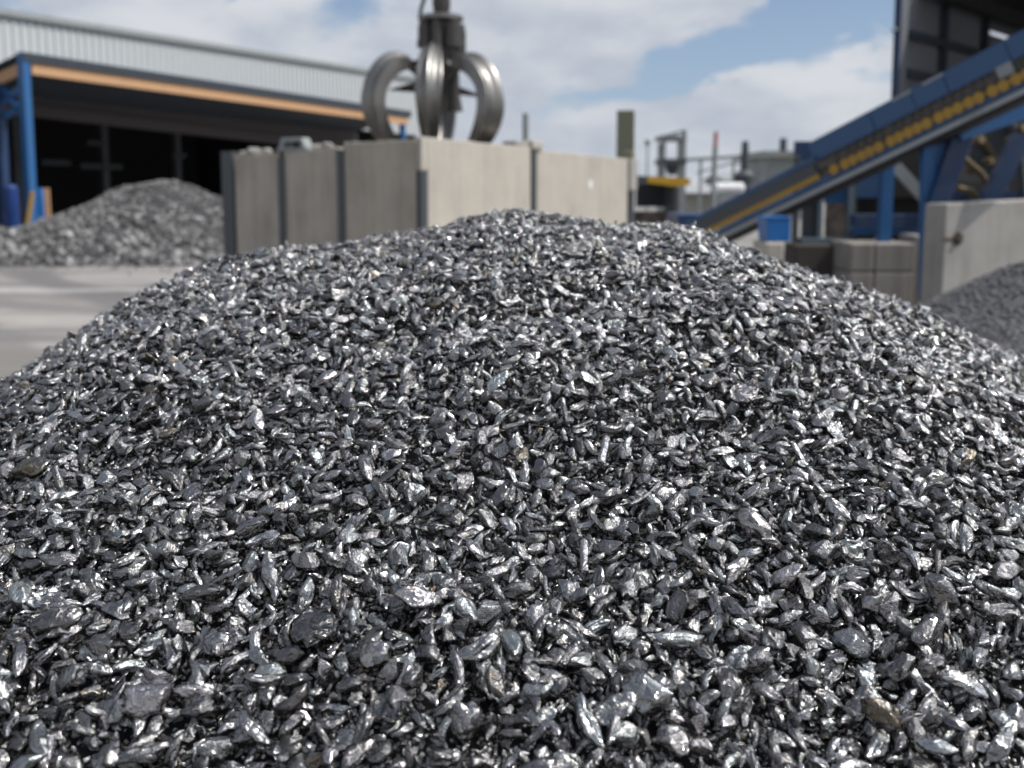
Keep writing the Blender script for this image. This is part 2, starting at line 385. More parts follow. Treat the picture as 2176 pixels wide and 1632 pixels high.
def source_collection(name, meshes):
    c = bpy.data.collections.new(name)
    for i, me in enumerate(meshes):
        o = bpy.data.objects.new('%s_%02d' % (name, i), me); c.objects.link(o)
    return c
def scatter_tree(name, coll):
    ng = bpy.data.node_groups.new(name, 'GeometryNodeTree')
    ng.interface.new_socket('Geometry', in_out='INPUT', socket_type='NodeSocketGeometry')
    ng.interface.new_socket('Geometry', in_out='OUTPUT', socket_type='NodeSocketGeometry')
    N = ng.nodes; L = ng.links
    gi = N.new('NodeGroupInput'); go = N.new('NodeGroupOutput')
    def attr(nm, typ):
        a = N.new('GeometryNodeInputNamedAttribute'); a.data_type = typ; a.inputs[0].default_value = nm; return a.outputs[0]
    ci = N.new('GeometryNodeCollectionInfo'); ci.inputs['Collection'].default_value = coll
    ci.inputs['Separate Children'].default_value = True; ci.inputs['Reset Children'].default_value = True
    ip = N.new('GeometryNodeInstanceOnPoints'); ip.inputs['Pick Instance'].default_value = True
    e2r = N.new('FunctionNodeEulerToRotation')
    L.new(attr('rot', 'FLOAT_VECTOR'), e2r.inputs[0])
    L.new(gi.outputs[0], ip.inputs['Points']); L.new(attr('pt', 'BOOLEAN'), ip.inputs['Selection'])
    L.new(ci.outputs[0], ip.inputs['Instance']); L.new(attr('idx', 'INT'), ip.inputs['Instance Index'])
    L.new(e2r.outputs[0], ip.inputs['Rotation']); L.new(attr('scl', 'FLOAT'), ip.inputs['Scale'])
    j = N.new('GeometryNodeJoinGeometry'); L.new(ip.outputs[0], j.inputs[0]); L.new(gi.outputs[0], j.inputs[0])
    L.new(j.outputs[0], go.inputs[0]); return ng
def pile_object(name, hf, X, Y, step, pts, rots, scl, idx, tree, mat):
    xs = np.arange(X[0], X[1]+1e-6, step); ys = np.arange(Y[0], Y[1]+1e-6, step)
    gx, gy = np.meshgrid(xs, ys); gz = np.maximum(hf(gx, gy), -.12)
    core = np.stack([gx.ravel(), gy.ravel(), gz.ravel()], 1)
    nx, ny = len(xs), len(ys)
    i = np.arange(nx*ny).reshape(ny, nx)
    q = np.stack([i[:-1, :-1], i[:-1, 1:], i[1:, 1:], i[1:, :-1]], -1).reshape(-1, 4)
    keep = core[q, 2].max(1) > -.1; q = q[keep]
    V = np.concatenate([core, pts]); n = len(V)
    me = bpy.data.meshes.new(name); me.vertices.add(n); me.vertices.foreach_set('co', V.astype(np.float32).ravel())
    me.loops.add(q.size); me.loops.foreach_set('vertex_index', q.ravel().astype(np.int32))
    me.polygons.add(len(q)); me.polygons.foreach_set('loop_start', (np.arange(len(q))*4).astype(np.int32))
    me.update(calc_edges=True); me.validate(); me.shade_smooth(); me.materials.append(mat)
    c = len(core)
    def put(nm, typ, key, arr):
        a = me.attributes.new(nm, typ, 'POINT'); a.data.foreach_set(key, arr)
    put('rot', 'FLOAT_VECTOR', 'vector', np.concatenate([np.zeros((c, 3)), rots]).astype(np.float32).ravel())
    put('scl', 'FLOAT', 'value', np.concatenate([np.zeros(c), scl]).astype(np.float32))
    put('idx', 'INT', 'value', np.concatenate([np.zeros(c), idx]).astype(np.int32))
    put('pt', 'BOOLEAN', 'value', np.concatenate([np.zeros(c), np.ones(len(pts))]).astype(bool))
    o = bpy.data.objects.new(name, me); COL.objects.link(o)
    md = o.modifiers.new('scatter', 'NODES'); md.node_group = tree
    return o
def vnoise(x, y, sc, seed):
    """smooth value noise on arrays"""
    r = np.random.default_rng(seed); T = r.random((64, 64))*2-1
    u = x*sc+1000; v = y*sc+1000; i = np.floor(u).astype(int); j = np.floor(v).astype(int); fu = u-i; fv = v-j
    fu = fu*fu*(3-2*fu); fv = fv*fv*(3-2*fv)
    a = T[i % 64, j % 64]; b = T[(i+1) % 64, j % 64]; c = T[i % 64, (j+1) % 64]; d_ = T[(i+1) % 64, (j+1) % 64]
    return (a*(1-fu)+b*fu)*(1-fv)+(c*(1-fu)+d_*fu)*fv
def normals(hf, x, y, e=.04):
    dx = (hf(x+e, y)-hf(x-e, y))/(2*e); dy = (hf(x, y+e)-hf(x, y-e))/(2*e)
    n = np.stack([-dx, -dy, np.ones_like(x)], 1); return n/np.linalg.norm(n, axis=1)[:, None]
def orient(n, tilt, rg):
    """rotation matrices: local z near the surface normal, random heading; returns euler xyz and long axes"""
    k = len(n); n = n+rg.normal(0, 1, (k, 3))*np.asarray(tilt).reshape(-1, 1); n /= np.linalg.norm(n, axis=1)[:, None]
    flip = np.where(rg.random(k) < .5, -1, 1)
    t = rg.normal(0, 1, (k, 3)); t -= n*(t*n).sum(1)[:, None]; t /= np.linalg.norm(t, axis=1)[:, None]
    n = n*flip[:, None]
    b = np.cross(n, t)                                    # matrix columns t, b, n
    ry = np.arcsin(np.clip(-t[:, 2], -1, 1)); rx = np.arctan2(b[:, 2], n[:, 2]); rz = np.arctan2(t[:, 1], t[:, 0])
    return np.stack([rx, ry, rz], 1), t
def jitter_grid(X, Y, cell, rg):
    xs = np.arange(X[0], X[1], cell); ys = np.arange(Y[0], Y[1], cell)
    gx, gy = np.meshgrid(xs, ys); gx = gx.ravel(); gy = gy.ravel()
    return gx+rg.uniform(-.5, .5, gx.size)*cell*1.1, gy+rg.uniform(-.5, .5, gx.size)*cell*1.1

# main heap: a ridge 3.5 m away, dome-shaped front slope towards the camera
CREST = 3.5
sil = [(0, 880), (100, 792), (230, 700), (350, 618), (450, 574), (560, 548), (700, 526), (830, 506), (920, 496), (1000, 484), (1080, 476), (1160, 480), (1250, 482), (1340, 496), (1420, 488), (1480, 494), (1560, 528), (1700, 594), (1850, 640), (1950, 680), (2060, 728), (2176, 782)]
rp = [at(px, py, CREST) for px, py in sil]
rx_ = np.array([-4.2]+[p.x for p in rp]+[4.2]); rz_ = np.array([rp[0].z-(4.2+rp[0].x)*.66]+[p.z for p in rp]+[rp[-1].z-(4.2-rp[-1].x)*.6])
def ridge(x): return (np.interp(x, rx_, rz_)+np.interp(x-.05, rx_, rz_)+np.interp(x+.05, rx_, rz_))/3
def heap(x, y):
    Rg = ridge(x)
    z0 = .86-.30*np.maximum(0, np.abs(x)-1.0)-.10*np.maximum(0, np.abs(x)-1.8)
    s = np.clip((CREST-y)/(CREST-1.25), -3, 1)
    front = z0+(Rg-z0)*(1-np.clip(s, 0, 1)**1.65)
    front = front-.48*np.maximum(0, 1.25-y)
    back = Rg-.70*(np.sqrt(np.maximum(y-CREST, 0)**2+.01)-.1)
    z = np.where(y <= CREST, front, back)
    def dent(cx, cy, sx, sy, dp): return dp*np.exp(-((x-cx)/sx)**2-((y-cy-.15*np.sin(x*3))/sy)**2)
    z = z-dent(.05, 2.45, .42, .10, .045)-dent(-.75, 2.0, .30, .09, .035)-dent(.75, 1.85, .28, .08, .035)+dent(-.2, 2.75, .5, .14, .03)+dent(.55, 2.3, .4, .13, .028)+dent(-.95, 2.6, .3, .15, .03)
    return z+.030*vnoise(x, y, 2.3, 3)+.017*vnoise(x, y, 6.1, 4)
P, N_, SC, IX, TI, LAY = [], [], [], [], [], []
def layer(cell, lo, hi, lift, tilt, which, lay, X=(-3.0, 3.0), Y=(.35, 4.4), pw=1.0):
    x, y = jitter_grid(X, Y, cell, rng)
    k = (np.abs(x) < .60*y+.55) & (heap(x, y) > .02)
    x, y = x[k], y[k]
    s = (lo+(hi-lo)*rng.random(x.size)**pw)*(np.interp(y, [1.3, 3.3], [1.08, .70]) if lay else 1.0)      # coarse pieces roll down, finer ones stay near the crest
    n = normals(heap, x, y)
    p = np.stack([x, y, heap(x, y)], 1)+n*(lift*s+rng.normal(0, .004, x.size))[:, None]
    P.append(p); N_.append(n); SC.append(s); TI.append(np.full(x.size, tilt)); LAY.append(np.full(x.size, lay))
    IX.append(rng.integers(N_BIG, len(variants), x.size) if which == 'g' else rng.choice(N_BIG, x.size, p=PW))
layer(.0125, .008, .018, .0, .7, 'g', 0)
layer(.0165, .015, .032, .12, .65, 'b', 1, pw=1.3)
layer(.0275, .034, .064, .37, .55, 'b', 2, Y=(.35, 2.3), pw=1.5)
layer(.0215, .034, .064, .40, .65, 'b', 2, Y=(2.3, 4.4), pw=1.5)
layer(.125, .056, .088, .42, .38, 'b', 2, pw=1.5)
# the flanks and back of the heap outside the first view, thinner
x, y = jitter_grid((-4.0, 4.0), (-1.2, 6.0), .05, rng)
k = ~((np.abs(x) < .60*y+.55) & (y > .35) & (y < 4.4) & (np.abs(x) < 3.0)) & (heap(x, y) > 0) & (x*x+(y+.1)**2 > .3)
x, y = x[k], y[k]; n = normals(heap, x, y); s = rng.uniform(.05, .10, x.size)
P.append(np.stack([x, y, heap(x, y)], 1)+n*.2*s[:, None]); N_.append(n); SC.append(s); TI.append(np.full(x.size, .4)); LAY.append(np.full(x.size, 3)); IX.append(rng.choice(N_BIG, x.size, p=PW))
P = np.concatenate(P); N_ = np.concatenate(N_); SC = np.concatenate(SC); IX = np.concatenate(IX); TI = np.concatenate(TI); LAY = np.concatenate(LAY)
ROT, TAX = orient(N_, TI, rng)
# which 300 show largest in the frame
yy = P[:, 1]*cP-(P[:, 2]-CAM_H)*sP; vv = P[:, 1]*sP+(P[:, 2]-CAM_H)*cP; yy = np.maximum(yy, .05)
pxs = W_PX/2+F_PX*P[:, 0]/yy; pys = PPY-F_PX*vv/yy
infr = (pxs > 25) & (pxs < W_PX-25) & (pys > 430) & (pys < H_PX-15) & (LAY == 2)
size = np.where(infr, SC/yy*np.array([{'sliver': .75, 'spindle': .95, 'bar': .8}.get(k_, 1.05) for k_ in vkind])[IX], 0)
pick = np.argsort(-size)[:300]
rest = np.ones(len(P), bool); rest[pick] = False
tree = scatter_tree('scrap scatter', source_collection('metal_fragment_source', variants))
m_core, ntc = newmat('dark scrap fines'); finish(ntc, (.03, .03, .032), .8)  # near-black core: shade in the gaps between pieces put into its colour
ho = pile_object('scrap_heap', lambda a, b: heap(a, b)-.02, (-4.4, 4.4), (-1.6, 6.6), .06, P[rest], ROT[rest], SC[rest], IX[rest], tree, m_core)
tag(ho, 'big heap of shiny shredded metal fragments filling the foreground', 'scrap heap', kind='stuff')

WORDS = {'nugget': 'faceted metal nugget', 'spindle': 'pointed metal spindle', 'sliver': 'thin bent metal sliver', 'flake': 'flat crinkled metal flake', 'lump': 'crumpled metal lump', 'plate': 'torn flat metal plate', 'bar': 'straight metal bar',
         'brown nugget': 'brown metal nugget', 'brown spindle': 'brown metal spindle', 'brown flake': 'brown metal flake', 'brown lump': 'brown metal lump'}
rows = ((1560, 'at bottom edge'), (1480, 'near bottom edge'), (1380, 'low on heap'), (1220, 'lower middle of heap'), (0, 'middle of heap'))
cols = ((260, 'far left'), (600, 'left'), (940, 'left of centre'), (1240, 'centre'), (1580, 'right of centre'), (1920, 'right'), (9999, 'far right'))
NUM = ['', 'one', 'two', 'three', 'four', 'five', 'six', 'seven', 'eight', 'nine', 'ten', 'eleven', 'twelve']
ORD = ['leftmost', 'second from left', 'third from left', 'fourth from left', 'fifth from left', 'sixth from left', 'seventh from left', 'eighth from left', 'ninth from left', 'tenth from left', 'eleventh from left', 'twelfth from left']
base = {}
for i in pick:
    row = next(t for lim, t in rows if pys[i] >= lim); colm = next(t for lim, t in cols if pxs[i] < lim)
    a0 = proj(P[i]-TAX[i]*SC[i]*.5); a1 = proj(P[i]+TAX[i]*SC[i]*.5)
    dx, dy = a1[0]-a0[0], -(a1[1]-a0[1]); ang = math.degrees(math.atan2(dy, dx)) % 180
    ori = 'level' if ang < 22 or ang > 158 else 'rightward rising' if ang < 68 else 'upright' if ang < 112 else 'leftward rising'
    base.setdefault((ori+' '+WORDS[vkind[IX[i]]]+', '+row+', '+colm), []).append(i)
from mathutils import Euler
for b, lst in base.items():
    lst.sort(key=lambda i: pxs[i])
    for k_, i in enumerate(lst):
        o = bpy.data.objects.new('metal_fragment', variants[IX[i]]); COL.objects.link(o)
        o.location = P[i]; o.rotation_euler = Euler(ROT[i]); s = float(SC[i]); o.scale = (s, s, s)
        lab = b if len(lst) == 1 else b+', '+(ORD[k_] if k_ < len(ORD) else 'rightmost')
        tag(o, lab, 'metal fragment', 'metal fragments in the foreground heap')

# ------------------------------------------------------------------ two more piles
small = [fragment_mesh(k_, 700+i, M['rubble'], 3) for i, k_ in enumerate(('lump', 'nugget', 'granule', 'flake', 'lump', 'granule'))]
tree2 = scatter_tree('rubble scatter', source_collection('rubble_source', small))
grv = [fragment_mesh(k_, 800+i, M['gravel'], 2) for i, k_ in enumerate(('granule', 'nugget', 'granule', 'lump'))]
tree3 = scatter_tree('gravel scatter', source_collection('gravel_source', grv))
def pile(name, crest, yc, hf_, hb, silp, layers, tr, mat, label, pw, lead=(2.0, 2.0), nz=.06, loose=0):
    pts = [at(px, py, yc) for px, py in silp]
    X = np.array([pts[0].x-lead[0]]+[p.x for p in pts]+[pts[-1].x+lead[1]]); Z = np.array([-.1]+[p.z for p in pts]+[-.1])
    def h(x, y):
        t = np.where(y < yc, (yc-y)/hf_, (y-yc)/hb)
        return np.interp(x, X, Z)*(1-np.abs(t)**pw)-.03+nz*vnoise(x, y, 1.1, 9)+nz*.5*vnoise(x, y, 3.1, 10)
    pp, rr, ss, ii = [], [], [], []
    for cell, lo, hi, ya, yb, pwr in layers:
        x, y = jitter_grid((X[0], X[-1]), (ya, yb), cell, rng); z = h(x, y)
        k = z > (-.02); x, y, z = x[k], y[k], z[k]; n = normals(h, x, y, .1); s = lo+(hi-lo)*rng.random(x.size)**pwr
        e, _ = orient(n, np.full(x.size, .6), rng)
        pp.append(np.stack([x, y, z], 1)+n*.15*s[:, None]); rr.append(e); ss.append(s); ii.append(rng.integers(0, len(tr[1]), x.size))
    if loose:
        k = loose; x = rng.uniform(X[1], X[-2], k); y = yc-hf_-rng.exponential(.5, k)+.35; s = layers[0][1]*rng.uniform(.6, 1.7, k)
        e, _ = orient(np.tile([0., 0, 1], (k, 1)), np.full(k, .4), rng)
        pp.append(np.stack([x, y, .25*s], 1)); rr.append(e); ss.append(s); ii.append(rng.integers(0, len(tr[1]), k))
    o = pile_object(name, h, (X[0], X[-1]), (yc-hf_-.3, yc+hb+.3), .15, np.concatenate(pp), np.concatenate(rr), np.concatenate(ss), np.concatenate(ii), tr[0], mat)
    return tag(o, label, 'pile', kind='stuff')
pile('rubble_pile', 0, 25.2, 4.6, 4.0, [(-200, 500), (0, 486), (60, 478), (100, 468), (180, 436), (250, 397), (300, 385), (370, 387), (420, 406), (470, 430), (540, 470)],
     [(.105, .06, .16, 20.5, 29, 1.5), (.32, .14, .34, 20.4, 22.9, 2.2), (1.1, .25, .42, 20.8, 25, 2.0), (.75, .26, .46, 20.5, 22.2, 1.0)], (tree2, small), m_core, 'grey pile of coarse scrap in front of the open shed', 1.25, nz=.10, loose=260)
pile('gravel_pile', 0, 8.4, 2.6, 2.2, [(1900, 700), (1950, 662), (2000, 634), (2060, 608), (2120, 582), (2176, 557), (2260, 530), (2500, 500)],
     [(.034, .022, .058, 5.7, 10.7, 1.6)], (tree3, grv), M['gravel'], 'dark grey gravel pile below the pale concrete wall on the right', 1.3, nz=.04)
# loose stones swept out in front of the piles
# ------------------------------------------------------------------ left shed
p0 = at(70, 465, 30); O = Vector((p0.x, 30, 0)); du = Vector((9.7, 21, 0)).normalized(); dn = Vector((-du.y, du.x, 0))     # dn goes back into the building
def Ls(u, wv, z): return O+du*u+dn*wv+Vector((0, 0, z))
def plane_z(px, py, wv):                # where the sight line through a pixel meets the wall line at set-back wv: (u, z)
    d_ = at(px, py, 1.0)-Vector((0, 0, CAM_H)); q = O+dn*wv
    t = (q.x*dn.x+q.y*dn.y)/(d_.x*dn.x+d_.y*dn.y); pnt = d_*t+Vector((0, 0, CAM_H)); return (pnt-q).dot(du), pnt.z
LEN = plane_z(868, 250, 0)[0]
sh = thing('open_shed', O, 'long open fronted shed with pale ribbed cladding, orange fascia and blue columns', 'shed')
zf = [plane_z(73, 133, 0)[1], plane_z(865, 249, 0)[1]]; zb = [plane_z(73, 158, 0)[1], plane_z(862, 264, 0)[1]]; zt = [plane_z(65, 113, 0)[1], plane_z(868, 236, 0)[1]]
def bar(u0, u1, w0, w1, za, zb_):        # a bar whose heights run linearly from its near to its far end
    m = MB(); vs = []
    for u, (a, b) in ((u0, (za[0], zb_[0])), (u1, (za[1], zb_[1]))):
        for wv in (w0, w1):
            for z in (a, b): vs.append(Ls(u, wv, z))
    m.add(vs, [(0, 1, 3, 2), (4, 6, 7, 5), (0, 4, 5, 1), (2, 3, 7, 6), (0, 2, 6, 4), (1, 5, 7, 3)]); return m
bar(.25, LEN, .0, .14, zb, zf).build('fascia', M['orange'], sh)
bar(-.1, LEN+.2, -.08, .2, zf, zt).build('roof_edge', M['trim'], sh)
W0 = 3.4
m = MB()
for u0, u1 in ((-.1, LEN+.2),):
    a = Ls(u0, .2, zt[0]-.06); b = Ls(u1, .2, zt[1]-.06); c = Ls(u1, W0, zt[1]-.9); d_ = Ls(u0, W0, zt[0]-.9)
    m.prism([a, b, c, d_], (0, 0, -.08))
m.build('canopy_roof', M['trim'], sh)
m = MB(); m.beam(Ls(.05, .2, zf[0]-.2), Ls(.05, W0, zf[0]-1.05), .12, .34); m.build('end_fascia', M['orange'], sh)
# columns and end bracing
def col(u, wv, top, w_=.27, mat='blue'): return MB().hexa(lambda a, b, c: Ls(a, b, c), (u, u+w_), (wv, wv+w_), (0, top)).build('column', M[mat], sh, bevel=.02)
col(-.12, -.06, zt[0]-.02); col(LEN-.5, .02, zt[1]-.3); col(-.12, 1.15, zf[0]-.6, mat='blue_dark'); col(-.12, 2.5, zf[0]-1.2, mat='blue_dark')  # back columns take the darker blue: their shade is put into the colour
m = MB()
for a, b in (((.1, .3, 4.9), (.1, 2.4, 3.9)), ((.1, .3, 4.35), (.1, 2.4, 3.4)), ((.1, .35, 4.0), (.1, 1.2, 4.9)), ((.1, 1.3, 3.6), (.1, 2.4, 4.6))):
    m.beam(Ls(*a), Ls(*b), .12, .16)
m.build('end_bracing', M['blue'], sh)
# lintel over the opening
ul, zl0 = plane_z(90, 250, W0); ur, zl1 = plane_z(640, 312, W0)
uend = LEN+.2
def lin(z0, z1, u): return z0+(z1-z0)*(u-ul)/(ur-ul)
zl = [lin(zl0, zl1, -1), lin(zl0, zl1, uend)]
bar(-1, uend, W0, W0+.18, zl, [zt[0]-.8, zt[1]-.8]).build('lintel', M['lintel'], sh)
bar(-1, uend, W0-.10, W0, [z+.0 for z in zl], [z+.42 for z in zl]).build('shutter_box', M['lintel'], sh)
# ribbed cladding above the canopy
ua, za = plane_z(0, 22, W0); ub, zb2 = plane_z(740, 142, W0)
def topz(u): return za+(zb2-za)*(u-ua)/(ub-ua)
m = MB(); u = ua-10; pitch = .34
ucl = plane_z(893, 200, W0)[0]
prof = []
while u < ucl:
    prof += [(u, W0+.02), (u+pitch*.62, W0+.02), (u+pitch*.7, W0-.035), (u+pitch*.92, W0-.035)]; u += pitch
vs = []
for (uu, ww) in prof: vs += [Ls(uu, ww, zt[0]-1.0), Ls(uu, ww, topz(uu))]
m.add(vs, [(2*i, 2*i+2, 2*i+3, 2*i+1) for i in range(len(prof)-1)]); m.build('cladding', M['cladding'], sh)
m = MB(); a = ua-10; m.prism([Ls(a, W0-.16, topz(a)-.16), Ls(a, W0-.16, topz(a)+.05), Ls(a, W0+.4, topz(a)+.05), Ls(a, W0+.4, topz(a)-.16)], Ls(ucl, 0, topz(ucl))-Ls(a, 0, topz(a)))
m.build('gutter', M['steel_pale'], sh)
m = MB(); a = ua-10
m.prism([Ls(a, W0+.4, topz(a)-.1), Ls(ucl, W0+.4, topz(ucl)-.1), Ls(ucl, W0+18, topz(ucl)-.1), Ls(a, W0+18, topz(a)-.1)], (0, 0, .12)); m.build('roof', M['roofgrey'], sh)
m = MB()
m.hexa(Ls, (ua-10, ucl), (W0+17.8, W0+18), (0, topz(0)-.1)); m.hexa(Ls, (ucl-.2, ucl), (W0+.3, W0+17.8), (0, topz(ucl)-.3)); m.hexa(Ls, (ua-10, ua-9.8), (W0+.3, W0+17.8), (0, topz(0)-.1))
m.hexa(Ls, (ua-9.8, -2.2), (W0+.03, W0+.25), (0, zt[0]-1.0))
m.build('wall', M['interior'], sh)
for uu in (4, 9, 14, 19):
    MB().hexa(Ls, (uu, uu+.35), (W0+9, W0+9.35), (0, 6.5)).build('interior_column', M['cladding_dark'], sh)
m = MB()
for (px0, px1, py) in ((90, 150, 345), (172, 260, 353), (185, 222, 303), (368, 396, 330)):
    a = plane_z(px0, py, W0+8); b = plane_z(px1, py, W0+8); m.hexa(Ls, (a[0], b[0]), (W0+8, W0+8.2), (a[1]-.12, a[1]+.12))
m.build('interior_rail', M['steel_dark'], sh)  # bars added to stand in for faint light strips inside the shed
# things by the near column
b = at(27, 465, 28.3); m = MB(); m.tube([(b.x, b.y, 0), (b.x, b.y, .95), (b.x, b.y, .99), (b.x, b.y, 1.72), (b.x, b.y, 1.80)], [.19, .19, .2, .19, .12], 20)
tag(m.build('gas_cylinder', M['blue_deep'], smooth=True), 'tall dark blue cylinder standing left of the blue shed column', 'gas cylinder')
b = at(92, 465, 30.6); m = MB(); m.tube([(b.x, b.y, 0), (b.x, b.y, 1.66), (b.x, b.y, 1.7)], [.2, .2, .17], 16)
tag(m.build('blue_drum', M['blue_bright'], smooth=True), 'blue drum half hidden behind the right side of the blue shed column', 'drum')
m = MB(); a = at(103, 465, 30.1); m.beam((a.x, a.y, 0), (a.x-.1, a.y+.15, 1.7), .16, .06, (0, 1, 0))
tag(m.build('orange_plank', M['orange']), 'orange plank leaning just right of the blue shed column', 'plank')
m = MB(); a = at(50, 465, 29.4); m.beam((a.x, a.y, 0), (a.x+.18, a.y+.3, 1.6), .12, .05, (0, 1, 0))
tag(m.build('brown_plank', M['yellow_dull']), 'brown plank leaning against the left side of the blue shed column', 'plank')

# ------------------------------------------------------------------ precast concrete bay
Cn = at(900, 640, 14.0); Cn = Vector((Cn.x, 14.0, 0)); dR = Vector((.5, .866, 0)); dL = Vector((-.866, .5, 0))
def ray_t(px, d_, back=0.0):      # distance along d_ from the corner where the column of pixels px is met
    k = (px-W_PX/2)/F_PX
    k2 = at(px, 400, 1).x; return (k2*Cn.y-Cn.x)/(d_.x-k2*d_.y)
def topz_at(px, py, d_):
    t = ray_t(px, d_); return at(px, py, Cn.y+d_.y*t).z
TH = .22
wallL = thing('concrete_wall', Cn+dL*1.9, 'shaded grey concrete panel wall left of the corner under the grapple', 'concrete wall')
wallR = thing('concrete_wall', Cn+dR*3.9, 'sunlit pale concrete panel wall right of the corner under the grapple', 'concrete wall')
def panel(d_, nrm, t0, t1, za_, zb_, mat, label, notch=()):
    fn = lambda t, s_, z: Cn+d_*t+nrm*s_+Vector((0, 0, z))
    prof = [(t0, 0), (t1, 0)]
    n = 14; top = []
    r = random.Random(int(t0*100)+5)
    for i in range(n+1):
        f = i/n; t = t0+(t1-t0)*f; top.append((t, za_+(zb_-za_)*f+r.uniform(-.012, .012)))
    poly = [fn(t, 0, z) for t, z in prof]+[fn(t, 0, z) for t, z in top[::-1]]
    m = MB().prism(poly, -nrm*TH)
    o = m.build('panel', mat, wallL if d_ is dL else wallR, bevel=.018); o['label'] = label
    return o
nR = Vector((.866, -.5, 0)); nL = Vector((-.5, -.866, 0))
tl = [ray_t(px, dL) for px in (890, 727, 601, 497)]; tr_ = [ray_t(px, dR) for px in (908, 1132, 1335)]
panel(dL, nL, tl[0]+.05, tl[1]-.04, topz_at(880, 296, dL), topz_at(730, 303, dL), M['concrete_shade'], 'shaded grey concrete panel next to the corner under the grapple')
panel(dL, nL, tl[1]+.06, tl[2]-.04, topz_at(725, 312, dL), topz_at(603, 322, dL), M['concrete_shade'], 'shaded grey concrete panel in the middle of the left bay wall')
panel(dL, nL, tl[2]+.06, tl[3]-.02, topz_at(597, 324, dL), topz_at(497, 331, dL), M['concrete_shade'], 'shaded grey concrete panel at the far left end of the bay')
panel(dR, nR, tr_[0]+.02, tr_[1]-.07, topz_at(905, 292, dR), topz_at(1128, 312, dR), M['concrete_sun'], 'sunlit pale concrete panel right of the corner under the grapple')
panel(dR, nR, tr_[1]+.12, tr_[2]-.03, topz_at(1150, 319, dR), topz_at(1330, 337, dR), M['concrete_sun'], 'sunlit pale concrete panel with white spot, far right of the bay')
def hpost(d_, nrm, t, top, label, w_=.2, h_=.26):
    b_ = Cn+d_*t-nrm*.12
    m = MB().ibeam(b_, b_+Vector((0, 0, top)), w_, h_, .025, nrm)
    o = m.build('steel_post', M['steel_dark'], wallL if d_ is dL else wallR); o['label'] = label; return o
hpost(dL, nL, tl[1]+.01, topz_at(727, 318, dL), 'dark steel post in the left bay wall, nearer the corner', .13, .30)
hpost(dL, nL, tl[2]+.01, topz_at(601, 335, dL), 'dark steel post in the left bay wall, between middle and end panels', .13, .30)
hpost(dL, nL, tl[3]+.12, topz_at(480, 322, dL), 'thick dark steel post ending the bay wall beside the rubble pile', .26, .30)
hpost(dR, nR, tr_[1]+.025, topz_at(1135, 318, dR), 'dark steel post between the two sunlit concrete panels', .17, .30)
hpost(dR, nR, tr_[2]+.16, topz_at(1345, 405, dR), 'dark steel post at the right end of the sunlit concrete wall', .24, .30)
zc = topz_at(890, 363, dL)
bs = Cn-Vector((0, .1, 0))
m = MB().hexa(lambda a, b, c: Cn+dL*a-dR*b+Vector((0, 0, c)), (-.01, .07), (-.11, .03), (0, zc-.003))
m.build('corner_post', M['steel_dark'], wallR, bevel=.01)
m = MB().hexa(lambda a, b, c: Cn+dL*a-dR*b+Vector((0, 0, c)), (-.02, .08), (-.12, .04), (zc, topz_at(893, 291, dL)))
m.build('corner_cap', M['concrete_sun'], wallR, bevel=.02)
e = Cn+dR*(tr_[2]+.16); zc2 = topz_at(1345, 405, dR)
m = MB().hexa(lambda a, b, c: e+dR*a-nR*b+Vector((0, 0, c)), (-.17, .22), (-.06, .24), (zc2+.004, topz_at(1345, 337, dR)))
m.build('end_cap', M['concrete_block'], wallR, bevel=.02)
m = MB().hexa(lambda a, b, c: e+dR*a-nR*b+Vector((0, 0, c)), (.0, .16), (-.03, .2), (topz_at(1345, 337, dR)+.003, topz_at(1345, 321, dR)))
tag(m.build('concrete_lump', M['olive'], bevel=.03), 'small olive concrete lump on the right end cap of the bay', 'concrete block')
# white paint dab
f = ray_t(1255, dR); zz = topz_at(1255, 392, dR)
pan = [o for o in COL.objects if 'with white spot' in o.get('label', '')][0]
m = MB(); ring = [(math.cos(a)*.075*(1+.2*math.sin(3*a)), math.sin(a)*.10*(1+.15*math.cos(2*a+1))) for a in [2*math.pi*i/20 for i in range(20)]]
m.prism([Cn+dR*(f+a)+nR*.001+Vector((0, 0, zz+b)) for a, b in ring], nR*.003); m.build('paint_spot', M['white'], pan)
# concrete lump on the wall and posts behind
f = ray_t(1128, dR)
m = MB().hexa(lambda a, b, c: Cn+dR*(f+a)-nR*b+Vector((0, 0, c)), (-.02, .38), (-.05, .3), (topz_at(1128, 318, dR)+.003, topz_at(1128, 298, dR)))
tag(m.build('concrete_block', M['concrete_sun'], bevel=.03), 'small pale concrete block sitting above the post of the sunlit wall', 'concrete block')
m = MB().hexa(lambda a, b, c: Cn+dR*(f+a)-nR*b+Vector((0, 0, c)), (-.50, -.03), (.02, .30), (topz_at(1110, 312, dR)+.003, topz_at(1110, 300, dR)))
tag(m.build('concrete_slab', M['concrete_block'], bevel=.02), 'thin grey concrete slab left of the small block on the wall', 'concrete slab')
a = at(1117, 240, 21); m = MB().tube([(a.x, a.y, 0), (a.x, a.y, a.z-.02), (a.x, a.y, a.z)], [.07, .07, .05], 14)
tag(m.build('thin_post', M['steel_pale'], smooth=True), 'thin grey post rising behind the sunlit concrete wall', 'post')
a = at(1330, 236, 23); m = MB().ibeam((a.x, a.y, 0), (a.x, a.y, a.z), .40, .38, .05, (.2, 1, 0))
tag(m.build('wide_post', M['olive']), 'wide olive grey post standing behind the right end of the wall', 'post')
